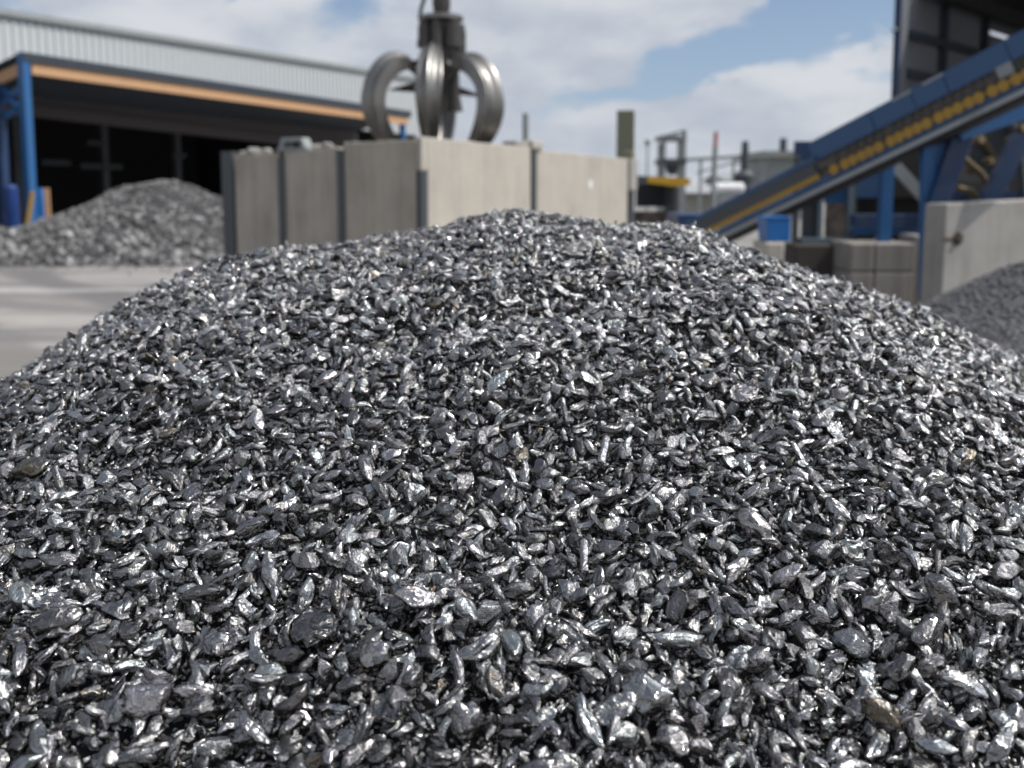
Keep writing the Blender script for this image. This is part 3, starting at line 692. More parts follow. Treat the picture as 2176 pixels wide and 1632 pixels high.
# scrap lying along the left bay wall
r = random.Random(3)
def top_left(t):
    px = proj(Cn+dL*t+Vector((0, 0, 2.3)))[0]
    if px > 727: return topz_at(px, 303+(730-px)*0, dL)
    if px > 601: return topz_at(px, 312+(725-px)*.082, dL)
    return topz_at(px, 324+(597-px)*.07, dL)
spots = [(690, .07), (668, .06), (560, .07), (533, .09), (512, .06)]
desc = ['right of the angular grey scrap part', 'touching the angular grey scrap part', 'left of the angular grey scrap part', 'second from the left end', 'nearest the left end']
for (px, s_), ds in zip(spots, desc):
    t = ray_t(px, dL); p = Cn+dL*t-nL*.09
    bm = ico(2); off = Vector((r.random()*9, r.random()*9, 0))
    for v in bm.verts: v.co = Vector((v.co.x*1.5, v.co.y, v.co.z*.8))*s_*(1+.5*mnoise.noise(v.co*1.8+off))
    me = bpy.data.meshes.new('concrete_crumb'); bm.to_mesh(me); bm.free(); me.materials.append(M['concrete_block'])
    o = bpy.data.objects.new('concrete_crumb', me); COL.objects.link(o); o.location = (p.x, p.y, top_left(t)+s_*.55)
    tag(o, 'pale rubble crumb on the left bay wall, '+ds, 'rubble', 'rubble on the bay wall')
t = ray_t(622, dL); p = Cn+dL*t-nL*.11; z = top_left(t)
sc = thing('scrap_part', (p.x, p.y, z), 'angular grey machine scrap lying on top of the left bay wall', 'machine part')
fnS = lambda a, b, c: Vector((p.x, p.y, z))+dL*a-nL*b+Vector((0, 0, c))
m = MB(); m.hexa(fnS, (-.34, .34), (-.12, .12), (.0, .05)); m.build('base_plate', M['steel_pale'], sc, bevel=.01)
m = MB(); m.prism([fnS(.30, -.1, .05), fnS(.24, -.1, .21), (fnS(-.2, -.1, .21)), fnS(-.27, -.1, .05), fnS(-.19, -.1, .05), fnS(-.15, -.1, .15), fnS(.17, -.1, .15), fnS(.2, -.1, .05)], -nL*.2); m.build('housing', M['steel_pale'], sc, bevel=.01)
m = MB(); m.tube([fnS(.02, -.08, .1), fnS(.02, .09, .1)], .04, 12); m.build('shaft', M['steel_dark'], sc, smooth=True)

# ------------------------------------------------------------------ grapple
GD = 17.3; GS = GD/16.2
g0 = at(926, 300, GD); gx, gy = g0.x, GD
def gz(py): return at(918, py, GD).z
gr = thing('orange_peel_grapple', (gx, gy, gz(320)), 'worn steel orange peel grapple hanging with open tines behind the concrete corner', 'grapple')
def spin(r_, a, z): return Vector((gx+r_*math.cos(a), gy+r_*math.sin(a), z))
def tine(ang, prof, twist=0.0, wmul=1.0):
    """curved shell: spine in the radial plane, bowed cross-section with a central rib"""
    prof = [(p_[0]*GS, p_[1], p_[2]*GS, p_[3]) for p_ in prof]
    n = len(prof); vs = []; K = 17
    dirr = Vector((math.cos(ang), math.sin(ang), 0)); tang = Vector((-math.sin(ang), math.cos(ang), 0))
    P3 = [Vector((gx, gy, 0))+dirr*a+Vector((0, 0, b)) for a, b, c, e_ in prof]
    for i, (a, b, wd, th) in enumerate(prof):
        d_ = (P3[min(i+1, n-1)]-P3[max(i-1, 0)]).normalized(); nrm = tang.cross(d_).normalized()
        if nrm.dot(dirr*1+Vector((0, 0, .5))) < 0: nrm = -nrm
        tw = twist*(i/(n-1)); tg = tang*math.cos(tw)+nrm*math.sin(tw); nr = nrm*math.cos(tw)-tang*math.sin(tw)
        for k in range(K):
            s_ = -1+2*k/(K-1); bow = (1-s_*s_)*.26*wd*wmul+.085*wd*math.cos(s_*math.pi*2.0)
            vs.append(P3[i]+tg*(s_*wd*wmul/2)+nr*bow)
        for k in range(K):
            s_ = 1-2*k/(K-1); bow = (1-s_*s_)*.26*wd*wmul-th
            vs.append(P3[i]+tg*(s_*wd*wmul/2*.92)+nr*bow)
    Q = 2*K; fs = [(i*Q+k, i*Q+(k+1) % Q, (i+1)*Q+(k+1) % Q, (i+1)*Q+k) for i in range(n-1) for k in range(Q)]
    fs += [tuple(range(Q)), tuple((n-1)*Q+k for k in range(Q))]
    return MB().add(vs, fs)
def spline(pts, n=26):
    out = []; m_ = len(pts)
    for i in range(n):
        f = i/(n-1)*(m_-1); j = min(int(f), m_-2); t = f-j
        g_ = [pts[max(0, min(m_-1, j+k))] for k in (-1, 0, 1, 2)]
        out.append(tuple(.5*((2*g_[1][c])+(-g_[0][c]+g_[2][c])*t+(2*g_[0][c]-5*g_[1][c]+4*g_[2][c]-g_[3][c])*t*t+(-g_[0][c]+3*g_[1][c]-3*g_[2][c]+g_[3][c])*t**3) for c in range(len(pts[0]))))
    return out
side = spline([(.26, gz(168), .28, .12), (.48, gz(143), .34, .13), (.78, gz(136), .56, .20), (1.06, gz(156), .64, .19), (1.25, gz(196), .62, .16), (1.27, gz(240), .62, .15), (1.10, gz(285), .52, .13), (.84, gz(318), .32, .10), (.6, gz(338), .08, .04)])
sideR = spline([(.26, gz(168), .28, .12), (.48, gz(146), .36, .16), (.78, gz(140), .54, .20), (1.06, gz(160), .62, .19), (1.23, gz(196), .64, .15), (1.25, gz(240), .76, .13), (1.08, gz(285), .72, .11), (.82, gz(318), .45, .09), (.6, gz(338), .08, .04)])
front = spline([(.24, gz(104), .24, .10), (.45, gz(114), .32, .12), (.74, gz(145), .40, .13), (.95, gz(192), .43, .13), (.95, gz(240), .39, .12), (.8, gz(285), .32, .10), (.6, gz(318), .20, .08), (.45, gz(335), .08, .04)])
tine(R(211), [(a*.90, b, c*.86, e_) for a, b, c, e_ in side], .10).build('tine', M['grapple'], gr, smooth=True)
tine(R(-40), [(a, b, c*.9, e_) for a, b, c, e_ in sideR], -.55).build('tine', M['grapple'], gr, smooth=True)
tine(R(-92), front).build('tine', M['grapple'], gr, smooth=True)
tine(R(84), front).build('tine', M['grapple'], gr, smooth=True)
bx0 = at(945, 60, GD).x
m = MB(); m.tube([(bx0, gy, gz(150)), (bx0, gy, gz(110)), (bx0, gy, gz(60)), (bx0, gy, gz(46))], [.2, .22, .24, .24], 18); m.build('hub', M['grapple_dark'], gr, smooth=True)
m = MB(); m.tube([(bx0-.06, gy, gz(47)), (bx0-.06, gy, gz(44)), (bx0-.06, gy, gz(36)), (bx0-.06, gy, gz(33))], [.36, .40, .40, .34], 24); m.build('top_flange', M['grapple'], gr, smooth=True)
for (px, dy_, r_, y0, y1) in ((905, -.12, .135, 46, 104), (930, -.26, .10, 42, 112), (962, -.16, .16, 46, 104), (975, .15, .12, 50, 140)):
    a = at(px, 60, GD).x
    m = MB(); m.tube([(a, gy+dy_, gz(y0)), (a, gy+dy_, gz(y0+12)), (a, gy+dy_, gz(y0+13)), (a, gy+dy_, gz(y1-18)), (a, gy+dy_, gz(y1-17)), (a, gy+dy_, gz(y1))], [r_*.85, r_*.85, r_, r_, r_*1.12, r_*1.12], 16)
    m.build('hydraulic_cylinder', M['grapple_dark'], gr, smooth=True)
a = at(958, 60, GD).x
m = MB(); m.tube([(a, gy-.05, gz(104)), (a, gy-.05, gz(150)), (a+.03, gy-.05, gz(205)), (a+.05, gy-.05, gz(238))], [.17, .15, .13, .17], 14); m.build('centre_ram', M['grapple_dark'], gr, smooth=True)
m = MB()
for s_, pxt, pyt in ((-1, 822, 190), (1, 1034, 206)):
    T = at(pxt, pyt, GD); B0 = at(918+s_*20, 168, GD); B1 = at(918+s_*20, 196, GD)
    m.prism([T+Vector((0, .1, 0)), B0+Vector((0, .1, 0)), B1+Vector((0, .1, 0))], (0, .09, 0))
m.build('spreader_plate', M['grapple_dark'], gr)
m = MB(); c = at(938, 0, GD).x
m.tube([(c, gy, gz(34)), (c, gy, gz(26)), (c, gy, gz(10)), (c, gy, gz(-30)), (c, gy, gz(-250))], [.13, .145, .165, .15, .14], 18); m.build('neck', M['grapple_dark'], gr, smooth=True)
h0 = at(893, 40, GD); m = MB(); m.tube(spline([(h0.x, gy-.1, gz(44)), (h0.x+.03, gy-.1, gz(20)), (h0.x+.10, gy-.1, gz(-10)), (h0.x+.16, gy-.05, gz(-80)), (h0.x+.22, gy, gz(-240))], 16), .035, 10); m.build('hose', M['rubber'], gr, smooth=True)

# ------------------------------------------------------------------ conveyor
A = at(1560, 490, 14.4); B = at(2176, 193, 11.4); ax = (B-A).normalized(); LC = (B-A).length
lat = Vector((-ax.y, ax.x, 0)).normalized(); nn = ax.cross(lat); nn = nn if nn.z > 0 else -nn
if lat.y < 0: lat = -lat
def Cv(s_, l, n): return A+ax*s_+lat*(l*.37)+nn*n
def s_at(px, n, l=0):
    lo, hi = -4.0, LC+5
    for _ in range(50):
        mid = (lo+hi)/2
        if proj(Cv(mid, l, n))[0] < px: lo = mid
        else: hi = mid
    return lo
cvb = Cv(0, .5, 0); cv = thing('inclined_conveyor', (cvb.x, cvb.y, 0), 'long blue inclined belt conveyor with yellow rollers and grey lower rail', 'conveyor')
S0, S1 = -1.1, LC+.7
sC = s_at(1727, .45)
MB().hexa(Cv, (S0, S1), (-.02, .06), (-.036, .034)).build('lower_rail', M['steel'], cv, bevel=.008)
MB().hexa(Cv, (S0, S1), (.10, .80), (-.085, -.04)).build('return_belt', M['rubber'], cv)
MB().hexa(Cv, (S0, S1), (.02, .98), (.05, .125)).build('side_channel', M['blue_cover'], cv, bevel=.008)
MB().hexa(Cv, (S0, S1), (.94, 1.02), (.0, .045)).build('far_rail', M['steel'], cv)
MB().hexa(Cv, (S0, sC), (-.01, .03), (.135, .215)).build('yellow_guard', M['yellow_dull'], cv, bevel=.006)
MB().hexa(Cv, (S0, sC-.02), (.03, .07), (.22, .40)).build('side_skirt', M['steel_dark'], cv)
MB().hexa(Cv, (S0+.3, sC+.1), (.0, .10), (.405, .475)).build('top_edge', M['blue_cover'], cv, bevel=.006)
MB().hexa(Cv, (S0, S1), (.10, .90), (.22, .26)).build('belt', M['rubber'], cv)
MB().hexa(Cv, (sC, S1), (.12, .15), (.13, .39)).build('inner_plate', M['idler_back'], cv)
m = MB(); m.tube([Cv(S1+.05, .1, .1), Cv(S1+.05, .9, .1)], .2, 18); m.build('head_drum', M['rubber'], cv, smooth=True)
# cover panels
step = (S1-sC)/5.0
edges = [sC]+[s_at(p_, .6) for p_ in (1850, 1937, 2005, 2137)]+[S1]
for i in range(len(edges)-1):
    a0, a1 = edges[i]+.006, edges[i+1]-.006
    m = MB(); lo_ = .0 if i % 2 == 0 else .012
    cut = .0
    m.prism([Cv(a0, lo_, .395), Cv(a1, lo_, .395), Cv(a1, lo_, .665), Cv(a0+(.0 if i else .0), lo_, .665), ], lat*.025)
    m.prism([Cv(a0, lo_, .667), Cv(a1, lo_, .667), Cv(a1, 1.0, .667), Cv(a0, 1.0, .667)], nn*.012)
    m.prism([Cv(a0, 1.0, .395), Cv(a1, 1.0, .395), Cv(a1, 1.0, .665), Cv(a0, 1.0, .665)], -lat*.02)
    if i == 0: m.prism([Cv(a0, .03, .395), Cv(a0, .96, .395), Cv(a0, .96, .665), Cv(a0, .03, .665)], ax*.015)
    m.build('cover_panel', M['blue_cover'], cv)
m = MB()
for p_ in (1937, 2005): m.prism([Cv(s_at(p_, .63)-.28, -.01, .640), Cv(s_at(p_, .63), -.01, .640), Cv(s_at(p_, .63), -.01, .672), Cv(s_at(p_, .63)-.28, -.01, .672)], lat*.01)
m.build('glint_strip', M['steel'], cv)  # thin pale strips standing in for glints on the cover edge
s_ = sC+.25; i = 0
while s_ < LC+.5:
    m = MB(); r_ = .072
    m.tube([Cv(s_, -.08, .165), Cv(s_, .28, .165)], r_, 14); m.build('roller', M['yellow_dull'], cv, smooth=True)
    m = MB(); m.hexa(Cv, (s_+.065, s_+.085), (.0, .06), (.125, .39)); m.build('bracket', M['steel_dark'], cv)
    s_ += random.uniform(.12, .15) if i % 5 else random.uniform(.165, .20); i += 1
m = MB(); s2 = s_at(2120, .3); m.hexa(Cv, (s2, s2+.2), (-.04, .08), (.25, .41)); m.build('grey_motor_box', M['steel_pale'], cv, bevel=.03)
# legs: light blue upright, dark blue raking strut and column
def legpt(px, py, D): return at(px, py, D)
def leg(px0, py0, px1, py1, D, w_, mat, top=None, depth=.14):
    a = legpt(px0, py0, D); b = legpt(px1, py1, D)
    m = MB().ibeam(b, a, w_, depth, .03, (0, 1, 0)) if False else MB().beam(b, a, w_, depth, (0, 1, 0))
    return m.build('support_leg', M[mat], cv, bevel=.01)
leg(1972, 292, 1968, 640, 12.45, .16, 'blue')
leg(2052, 262, 1990, 440, 12.35, .26, 'blue_dark')
leg(2000, 440, 1992, 640, 12.40, .34, 'blue_dark')
m = MB(); q = [at(1978, 286, 12.4), at(2035, 262, 12.4), at(1985, 420, 12.4)]; m.prism(q, (0, .05, 0)); m.build('gusset', M['blue'], cv)
m = MB(); q = [at(2035, 268, 12.2), at(2300, 175, 12.2), at(2300, 215, 12.2), at(2045, 298, 12.2)]; m.prism(q, (0, .3, 0)); m.build('cross_beam', M['blue'], cv)
leg(1885, 345, 1875, 560, 13.6, .17, 'blue')

# ------------------------------------------------------------------ machinery under the conveyor
DF = 14.2
def fr(px0, px1, py0, py1, D, dep, name, mat, parent=None, bevel=0):
    a = at(px0, py1, D); b = at(px1, py0, D); return MB().box((a.x, b.x), (D, D+dep), (a.z, b.z)).build(name, mat, parent, bevel=bevel)
def ground_to(px0, px1, py0, D, dep, name, mat, parent=None, bevel=0):
    a = at(px0, py0, D); b = at(px1, py0, D); return MB().box((a.x, b.x), (D, D+dep), (0, b.z)).build(name, mat, parent, bevel=bevel)
ca = at(1752, 500, DF)
cab = thing('steel_cabin', (ca.x, DF, 0), 'grey steel framed cabin with dark panes under the conveyor', 'cabin')
for px, w_ in ((1690, 12), (1742, 11), (1806, 12)): ground_to(px, px+w_, 330, DF, .1, 'frame_post', M['frame_blue'] if px > 1700 else M['steel_dark'], cab, .008)
fr(1703, 1806, 506, 519, DF-.05, .2, 'bottom_rail', M['frame_blue'], cab, .01)
fr(1690, 1818, 300, 342, DF+.12, .1, 'top_rail', M['blue_dark'], cab)
fr(1752, 1806, 345, 432, DF+.16, .04, 'blue_panel', M['blue_cover'], cab)
m_dust, ntd = newmat('brown dusty panel'); tcd = ntd.n('ShaderNodeTexCoord').outputs['Object']; nd = ntd.noise(tcd, 2.2, 5, .6)
finish(ntd, ntd.mix(ntd.ss(nd, .4, .65), (.055, .042, .035), (.15, .125, .11)), .8)
fr(1703, 1742, 345, 506, DF+.10, .04, 'side_panel', M['steel_dark'], cab)
fr(1753, 1806, 432, 506, DF+.16, .04, 'back_panel', m_dust, cab)
md = thing('dark_blue_frame', (at(1880, 500, 14.4).x, 14.4, 0), 'dark blue steel frame with cross beams between cabin and conveyor leg', 'steel frame')
fr(1812, 1955, 455, 482, 14.0, .12, 'beam', M['blue_dark'], md, .01); fr(1812, 1955, 484, 500, 14.12, .1, 'beam', M['blue'], md, .01)
ground_to(1866, 1886, 470, 14.3, .12, 'stub_column', M['blue'], md)
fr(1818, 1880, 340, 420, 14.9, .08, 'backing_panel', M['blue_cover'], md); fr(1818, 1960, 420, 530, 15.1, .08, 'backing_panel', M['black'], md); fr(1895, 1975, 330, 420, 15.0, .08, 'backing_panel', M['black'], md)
m = MB(); m.beam(at(1895, 345, 14.6), at(1968, 425, 14.6), .18, .06, (0, 1, 0)); m.build('diagonal_brace', M['steel_pale'], md)
ground_to(1812, 1822, 340, 14.35, .1, 'stub_column', M['steel_dark'], md)
m = MB(); q = at(1872, 482, 13.98); m.tube([q, q+Vector((0, -.05, 0))], .05, 10); m.build('bolt_plate', M['rust'], md)
# sorting machine on the right
sm = thing('sorting_machine', (at(2110, 400, 14.5).x, 14.5, 0), 'dark sorting machine with dusty yellow pipes behind the right concrete wall', 'machine')
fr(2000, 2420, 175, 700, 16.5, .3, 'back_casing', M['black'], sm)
fr(2030, 2420, 405, 432, 13.6, .25, 'deck_beam', M['blue_dark'], sm)
m = MB(); c0 = at(2110, 330, 14.3); m.tube([c0+Vector((-.1, -.4, 0)), c0+Vector((.25, 1.2, 0))], .42, 20); m.build('drum', M['steel_dark'], sm, smooth=True)
for (x0, y0, x1, y1, D, r_) in ((2040, 330, 2120, 425, 13.5, .045), (2070, 270, 2135, 405, 13.9, .05), (2115, 235, 2180, 330, 13.8, .05), (2150, 260, 2176, 420, 13.6, .05), (2035, 400, 2080, 430, 13.4, .05)):
    m = MB(); m.tube([at(x0, y0, D), at((x0+x1)/2+6, (y0+y1)/2-8, D), at(x1, y1, D)], r_, 10); m.build('pipe', M['yellow_dirty'] if x0 not in (2150,) else M['steel_dark'], sm, smooth=True)
for (px, py, D) in ((2075, 300, 13.7), (2095, 345, 13.8), (2140, 300, 13.6), (2165, 275, 13.6), (2060, 362, 13.6)):
    p = at(px, py, D); m = MB(); m.tube([p, p+Vector((.03, -.1, .02))], .06, 10); m.build('flange', M['yellow_dirty'], sm)
m = MB(); m.beam(at(2170, 290, 13.2), at(2100, 430, 13.2), .22, .18, (0, 1, 0)); m.build('chute', M['blue_dark'], sm)
for (px, w_) in ((2040, .16), (2250, .2)):
    p = at(px, 420, 14.0); MB().box((p.x-w_/2, p.x+w_/2), (14.0, 14.2), (0, p.z)).build('machine_leg', M['blue_dark'], sm)

# base blocks
def block(px0, px1, py0, D, dep, label, mat='concrete_darker', z0=0.0, h=None):
    py1 = py0 or 570; a = at(px0, py1, D); b = at(px1, py1, D); z1 = a.z if h is None else z0+h
    o = MB().box((a.x+.006, b.x-.006), (D, D+dep), (z0, z1)).build('concrete_block', M[mat], bevel=.025)
    return tag(o, label, 'concrete block', 'concrete blocks below the conveyor')
zt1 = at(1800, 517, 13.2).z; zm = at(1800, 578, 13.2).z
for i, (a, b) in enumerate(((1806, 1858), (1858, 1945))):
    nm = ('narrow', 'wide')[i]
    block(a, b, 0, 13.2, .9, nm+' grey concrete block in the lower course below the dark blue frame', h=zm-.004)
    block(a, b, 0, 13.2, .9, nm+' grey concrete block in the upper course below the dark blue frame', z0=zm+.004, h=zt1-zm-.004)
block(1690, 1805, 520, 13.9, .6, 'dark dusty concrete plinth block under the steel cabin', 'earth_dark')
block(1628, 1668, 516, 12.2, .7, 'pale concrete block standing under the blue bin', 'concrete_sun')
block(1945, 1985, 500, 13.3, .6, 'concrete block behind the foot of the light blue conveyor leg')
# blue bin on the pale block
a = at(1630, 512, 12.3); b = at(1684, 464, 12.3)
bb = thing('blue_bin', ((a.x+b.x)/2, 12.5, 0), 'bright blue bin behind the pale block under the conveyor', 'bin')
m = MB(); zb_ = at(1640, 515, 12.3).z+.004; D0 = 12.35
m.prism([(a.x+.03, D0, zb_), (b.x-.0, D0, zb_-.0), (b.x, D0, b.z), (a.x, D0, b.z)], (0, .5, 0)); m.build('body', M['blue_bright'], bb, bevel=.02)
MB().box((a.x+.0, b.x+.01), (D0-.01, D0+.52), (b.z+.002, b.z+.02)).build('lid', M['blue_bright'], bb, bevel=.008)
# right concrete wall
wD = 11.0; a = at(1998, 640, wD); zt_ = at(2000, 433, wD).z
wd = Vector((.955, .295, 0)).normalized(); wn = Vector((wd.y, -wd.x, 0))
Wf = lambda t, s_, z: Vector((a.x, wD, 0))+wd*t-wn*s_+Vector((0, 0, z))
wl = MB().prism([Wf(0, 0, 0), Wf(3.6, 0, 0), Wf(3.6, 0, zt_+.12), Wf(.02, 0, zt_)], -wn*.35).build('concrete_wall', M['concrete_block'], bevel=.02)
tag(wl, 'pale upright concrete slab with a rusty anchor hole, far right', 'concrete wall')
tc_ = (2032-1995)/F_PX*wD
z = at(2032, 508, wD).z; c0 = Wf(tc_, 0, z)
m = MB(); m.prism([c0+wd*(.075*math.cos(t))+Vector((0, 0, .075*math.sin(t)))+wn*.001 for t in [2*math.pi*k/18 for k in range(18)]], wn*.012); m.build('anchor_plate', M['rust'], wl)
m = MB(); m.tube([c0+wn*.013, c0+wn*.05], .03, 10); m.build('anchor_bolt', M['steel_dark'], wl)
m = MB(); m.beam(Wf(.0, -.008, z), Wf(tc_-.08, -.008, z+.005), .012, .02); m.build('rusty_bar', M['rust'], wl)
# brown earth heap behind the front heap on the right
dirt = M['ground']
xs = np.linspace(2.2, 5.2, 36); ys = np.linspace(9.6, 12.0, 26); gxx, gyy = np.meshgrid(xs, ys)
gzz = .55*np.exp(-((gxx-3.55)/.5)**2-((gyy-11.2)/.7)**2)+.3*np.exp(-((gxx-3.2)/.4)**2-((gyy-11.0)/.5)**2)+.05*vnoise(gxx, gyy, 3, 21)-.06
vs = [Vector((float(a_), float(b_), float(c_))) for a_, b_, c_ in zip(gxx.ravel(), gyy.ravel(), gzz.ravel())]
fs = [(j*36+i, j*36+i+1, (j+1)*36+i+1, (j+1)*36+i) for j in range(25) for i in range(35)]
m_d, ntd = newmat('brown earth'); tcd = ntd.n('ShaderNodeTexCoord').outputs['Object']; nd = ntd.noise(tcd, 5, 6, .65)
finish(ntd, ntd.mix(ntd.ss(nd, .35, .65), (.12, .095, .075), (.22, .175, .14)), .95, 0, nd, .6, .05)
tag(MB().add(vs, fs).build('earth_mound', m_d, smooth=True, origin=(4.6, 11, 0)), 'low brown earth mound below the concrete blocks', 'earth', kind='structure')

# ------------------------------------------------------------------ right shed
q0 = at(1900, 200, 21.0); Q = Vector((q0.x, 21.0, 0)); rd = Vector((.71, .704, 0)).normalized(); rn = Vector((rd.y, -rd.x, 0))
def Rs(t, s_, z): return Q+rd*t+rn*s_+Vector((0, 0, z))
HR = at(1980, 2, 21.9).z
def rt(px):
    k = at(px, 60, 1).x; return (k*Q.y-Q.x)/(rd.x-k*rd.y)
SL0, SL1 = rt(2100), rt(2158)
rs = thing('tall_shed', Q, 'tall dark open shed with grey ribbed wall and black purlins behind the conveyor', 'shed')
m = MB(); t = .35; prof = []
while t < 16:
    prof += [(t, .0), (t+.2, .0), (t+.225, .03), (t+.275, .03)]; t += .3
prof.append((t, 0))
for z0, z1, ta, tb in ((0, HR-.25, 0, 99), (HR-.25, HR-.16, 0, SL0), (HR-.25, HR-.16, SL1, 99), (HR-.16, HR+.9, 0, 99)):
    pr = [q_ for q_ in prof if ta <= q_[0] <= tb]
    vs = []
    for (tt, ww) in pr: vs += [Rs(tt, ww, z0), Rs(tt, ww, z1)]
    m.add(vs, [(2*i, 2*i+2, 2*i+3, 2*i+1) for i in range(len(pr)-1)])
m.build('ribbed_wall', M['cladding_dark'], rs)
MB().hexa(Rs, (-.02, .35), (-.06, .10), (0, HR+1.4)).build('corner_trim', M['cladding_dark'], rs)
MB().hexa(Rs, (-.05, -.022), (-.02, .10), (0, HR+1.4)).build('corner_flashing', M['blue_dark'], rs)
for t, w_ in ((rt(1996), .13), (rt(2084), .14), (rt(2170), .16), (9, .26)):
    MB().hexa(Rs, (t, t+w_), (.04, .18), (0, HR+.3)).build('column', M['trim'], rs)
for zz in (at(1915, 70, 21.1).z, at(1912, 153, 21.1).z, at(1912, 236, 21.1).z):
    MB().hexa(Rs, (.38, 14), (.04, .14), (zz-.09, zz+.09)).build('purlin', M['trim'], rs)
MB().hexa(Rs, (.9, 16), (.1, 11), (HR+.31, HR+.5)).build('roof', M['black'], rs)
MB().hexa(Rs, (15.8, 16), (.4, 11), (0, HR+.3)).build('end_wall', M['black'], rs)
MB().hexa(Rs, (.9, 16), (.36, .62), (HR-.05, HR+.3)).build('eaves_beam', M['black'], rs)
m = MB(); a = Rs(-.05, .03, at(1893, 62, 20.9).z); m.tube([a, a+Vector((-.05, -.03, 0)), a+Vector((-.11, -.06, -.03))], [.03, .03, .05], 8); m.build('wall_lamp', M['steel_pale'], rs)

# ------------------------------------------------------------------ far plant
def T(px, py, D): return at(px, py, D)
# yellow hopper
D = 30
hp = thing('yellow_hopper', (T(1410, 400, D).x, D, 0), 'open dark hopper with a yellow rim behind the concrete bay', 'hopper')
a, b = T(1376, 375, D), T(1466, 385, D)
m = MB(); m.prism([T(1376, 374, D), T(1436, 377, D), T(1468, 380, D), T(1466, 393, D), T(1436, 396, D), T(1376, 388, D)], (0, .3, 0)); m.build('rim', M['yellow'], hp)
m = MB(); m.prism([T(1352, 374, D), T(1375.5, 374, D), T(1375.5, 392, D), T(1352, 392, D)], (0, .3, 0)); m.build('end_plate', M['steel_dark'], hp)
m = MB(); m.prism([T(1352, 376, D+.05), T(1464, 386, D+.05), T(1464, 388, D+2.5), T(1352, 378, D+2.5)], (0, 0, .05)); m.build('roof_plate', M['steel_dark'], hp)
m = MB(); z_ = T(1400, 392, D).z
m.prism([T(1352, 440, D+2.2), T(1440, 440, D+2.2), T(1440, 388, D+2.2), T(1352, 382, D+2.2)], (0, .1, 0)); m.build('back_plate', M['steel_dark'], hp)
xa, xb = T(1352, 400, D).x, T(1442, 400, D).x
MB().box((xb-.12, xb), (D, D+2.2), (0, T(1442, 398, D).z)).build('side_plate', M['steel_dark'], hp)
MB().box((xa, xb-.13), (D+.6, D+2.1), (0, T(1400, 452, D).z)).build('base', m_dust, hp)
# lattice tower
D = 44
lt = thing('lattice_tower', (T(1433, 300, D).x, D, 0), 'grey steel tower frame with a platform above the yellow hopper', 'tower')
for px in (1410, 1453):
    p = T(px, 300, D); top = T(px, 292 if px < 1430 else 276, D).z
    MB().beam((p.x, D, 0), (p.x, D, top), .2, .2).build('tower_leg', M['steel_pale'], lt); MB().beam((p.x+.1, D+1.6, 0), (p.x+.1, D+1.6, top-.2), .2, .2).build('tower_leg', M['steel_pale'], lt)
a, b = T(1404, 293, D), T(1458, 293, D)
MB().box((a.x, b.x), (D-.15, D+1.8), (a.z-.1, a.z+.12)).build('platform', M['steel_pale'], lt)
m = MB(); m.beam(T(1408, 290, D-.15), T(1455, 277, D-.15), .08, .1); m.beam(T(1420, 287, D-.15), T(1420, 293, D-.15), .06, .06); m.beam(T(1437, 282, D-.15), T(1437, 293, D-.15), .06, .06); m.build('hand_rail', M['steel_pale'], lt)
a, b = T(1404, 342, D), T(1458, 342, D); MB().box((a.x, b.x), (D-.15, D+1.8), (a.z-.15, a.z+.1)).build('platform', M['steel_dark'], lt)
m = MB(); m.tube([T(1428, 346, D+.6), T(1428, 358, D+.6), T(1428, 372, D+.6)], [.5, .3, .2], 12); m.build('bucket', M['steel_dark'], lt)
# knob post
D = 46; p = T(1376, 303, D); m = MB(); m.tube([(p.x, D, 0), (p.x, D, p.z-.12)], .04, 8); m.tube([(p.x, D, p.z-.14), (p.x, D, p.z-.1), (p.x, D, p.z+.1), (p.x, D, p.z+.14)], [.05, .14, .14, .05], 10)
tag(m.build('lamp_post', M['steel_pale']), 'thin pole with a small round lamp head left of the tower frame', 'lamp post')
# gantry rail
D = 50
gt = thing('pipe_gantry', (T(1580, 335, D).x, D, 0), 'long thin pipe gantry crossing the sky behind the conveyor', 'gantry')
m = MB(); m.beam(T(1455, 340, D), T(1760, 323, D), .12, .18); m.build('rail', M['steel_pale'], gt)
for px in (1490, 1560, 1622, 1700):
    p = T(px, 337, D); MB().beam((p.x, D+.12, 0), (p.x, D+.12, p.z), .12, .12).build('gantry_leg', M['steel_pale'], gt)
m = MB(); m.beam(T(1480, 368, D), T(1560, 345, D), .1, .1); m.beam(T(1560, 345, D+.3), T(1625, 362, D+.3), .1, .1); m.build('brace', M['steel_pale'], gt)
# red topped mast
D = 42; p = T(1521, 280, D); q = T(1521, 312, D)
ms = thing('red_mast', (p.x, D, 0), 'slim grey mast with a red top left of the conveyor', 'mast')
m = MB(); m.tube([(p.x-.08, D, 0), (p.x, D, q.z)], .12, 10); m.build('pole', M['steel_pale'], ms, smooth=True)
m = MB(); m.tube([(p.x, D, q.z+.002), (p.x+.02, D, p.z)], .1, 10); m.build('red_top', M['red'], ms, smooth=True)
# dark chimney
D = 43; p = T(1584, 300, D); m = MB()
ch = thing('dark_chimney', (p.x, D, 0), 'dark grey stack with a wide base between the mast and the conveyor', 'chimney')
m.tube([(p.x, D, 0), (p.x, D, T(1584, 345, D).z), (p.x, D, p.z)], [.22, .2, .15], 12); m.build('pipe', M['steel_dark'], ch, smooth=True)
m = MB(); m.tube([(p.x, D, T(0, 392, D).z), (p.x, D, T(0, 372, D).z), (p.x, D, T(0, 362, D).z)], [.45, .5, .24], 12); m.build('collar', M['steel_dark'], ch, smooth=True)
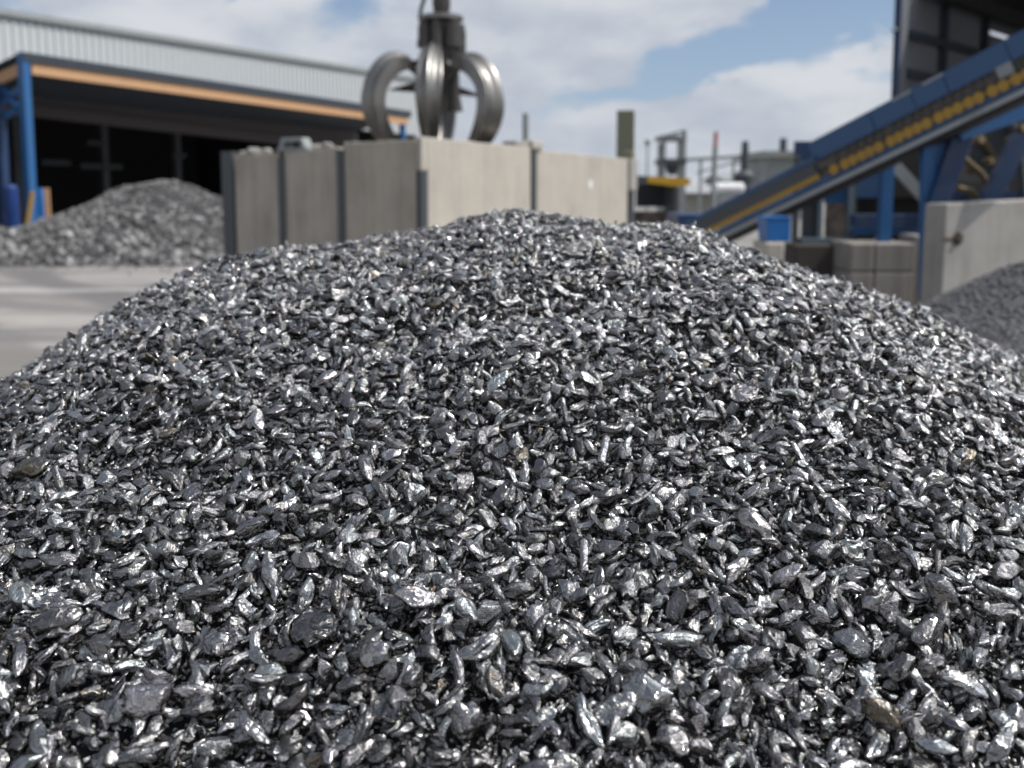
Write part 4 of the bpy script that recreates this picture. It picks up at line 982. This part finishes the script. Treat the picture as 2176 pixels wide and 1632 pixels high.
# small chimney on roof
D = 52
rf = thing('hopper_house', (T(1690, 350, D).x, D, 0), 'grey roofed plant house rising behind the blue conveyor covers', 'building')
a, b = T(1632, 335, D), T(1740, 335, D)
MB().box((a.x, b.x), (D, D+6), (0, a.z)).build('wall', M['steel_pale'], rf)
MB().box((a.x-.3, b.x+.3), (D-.3, D+6.3), (a.z+.002, a.z+.35)).build('roof', M['olive'], rf)
p = T(1676, 292, D); m = MB(); m.tube([(p.x, D+1, a.z+.3), (p.x, D+1, p.z)], .2, 10); m.build('chimney', M['steel_dark'], rf, smooth=True)
# white tank
D = 40; a, b = T(1518, 388, D), T(1580, 412, D)
wt = thing('white_tank', ((a.x+b.x)/2, D, 0), 'white rounded tank on a cradle left of the conveyor', 'tank')
m = MB(); r_ = (a.z-b.z)/2; zc_ = (a.z+b.z)/2
m.tube([(a.x, D, zc_), (a.x+.08, D, zc_), (b.x-.08, D, zc_), (b.x, D, zc_)], [r_*.7, r_, r_, r_*.7], 20); m.build('vessel', M['white'], wt, smooth=True)
MB().box((a.x+.15, b.x-.15), (D-.3, D+.3), (0, zc_-r_*.9)).build('cradle', M['steel_pale'], wt)
# low sheds at the horizon
D = 62
for (x0, x1, y0, mt, lb) in ((1442, 1540, 398, 'roofgrey', 'low grey roofed shed far behind the yellow hopper'), (1545, 1660, 372, 'steel_pale', 'low pale shed far behind the white tank')):
    ls = thing('low_shed', (T((x0+x1)/2, 400, D).x, D, 0), lb, 'shed')
    a, b = T(x0, y0+12, D), T(x1, y0+12, D)
    MB().box((a.x, b.x), (D, D+8), (0, a.z)).build('wall', M['concrete_block'], ls)
    m = MB(); m.prism([(a.x-.3, D-.4, a.z+.003), (a.x-.3, D+8.4, a.z+.003), (a.x-.3, D+4, a.z+.55)], (b.x-a.x+.6, 0, 0)); m.build('roof', M[mt], ls)
    D += 9
# blue skip beside the conveyor foot
D = 16.5; a, b = T(1440, 455, D), T(1520, 455, D)
sk = MB(); sk.prism([(a.x+.1, D, 0), (b.x-.1, D, 0), (b.x, D, a.z), (a.x, D, a.z)], (0, 1.2, 0))
tag(sk.build('blue_skip', M['blue_dark'], bevel=.02), 'dark blue skip at the lower end of the conveyor', 'skip')
# dusty pale lump of earth bank behind the bay
D = 27; p = T(1400, 440, D)

# ------------------------------------------------------------------ render settings
vs_ = S.view_settings; vs_.view_transform = 'Standard'; vs_.look = 'None'; vs_.gamma = 1; vs_.exposure = 0; vs_.use_curve_mapping = False
S.cycles.use_denoising = True
S.cycles.max_bounces = 6; S.cycles.glossy_bounces = 4; S.cycles.diffuse_bounces = 3
S.cycles.sample_clamp_indirect = 4
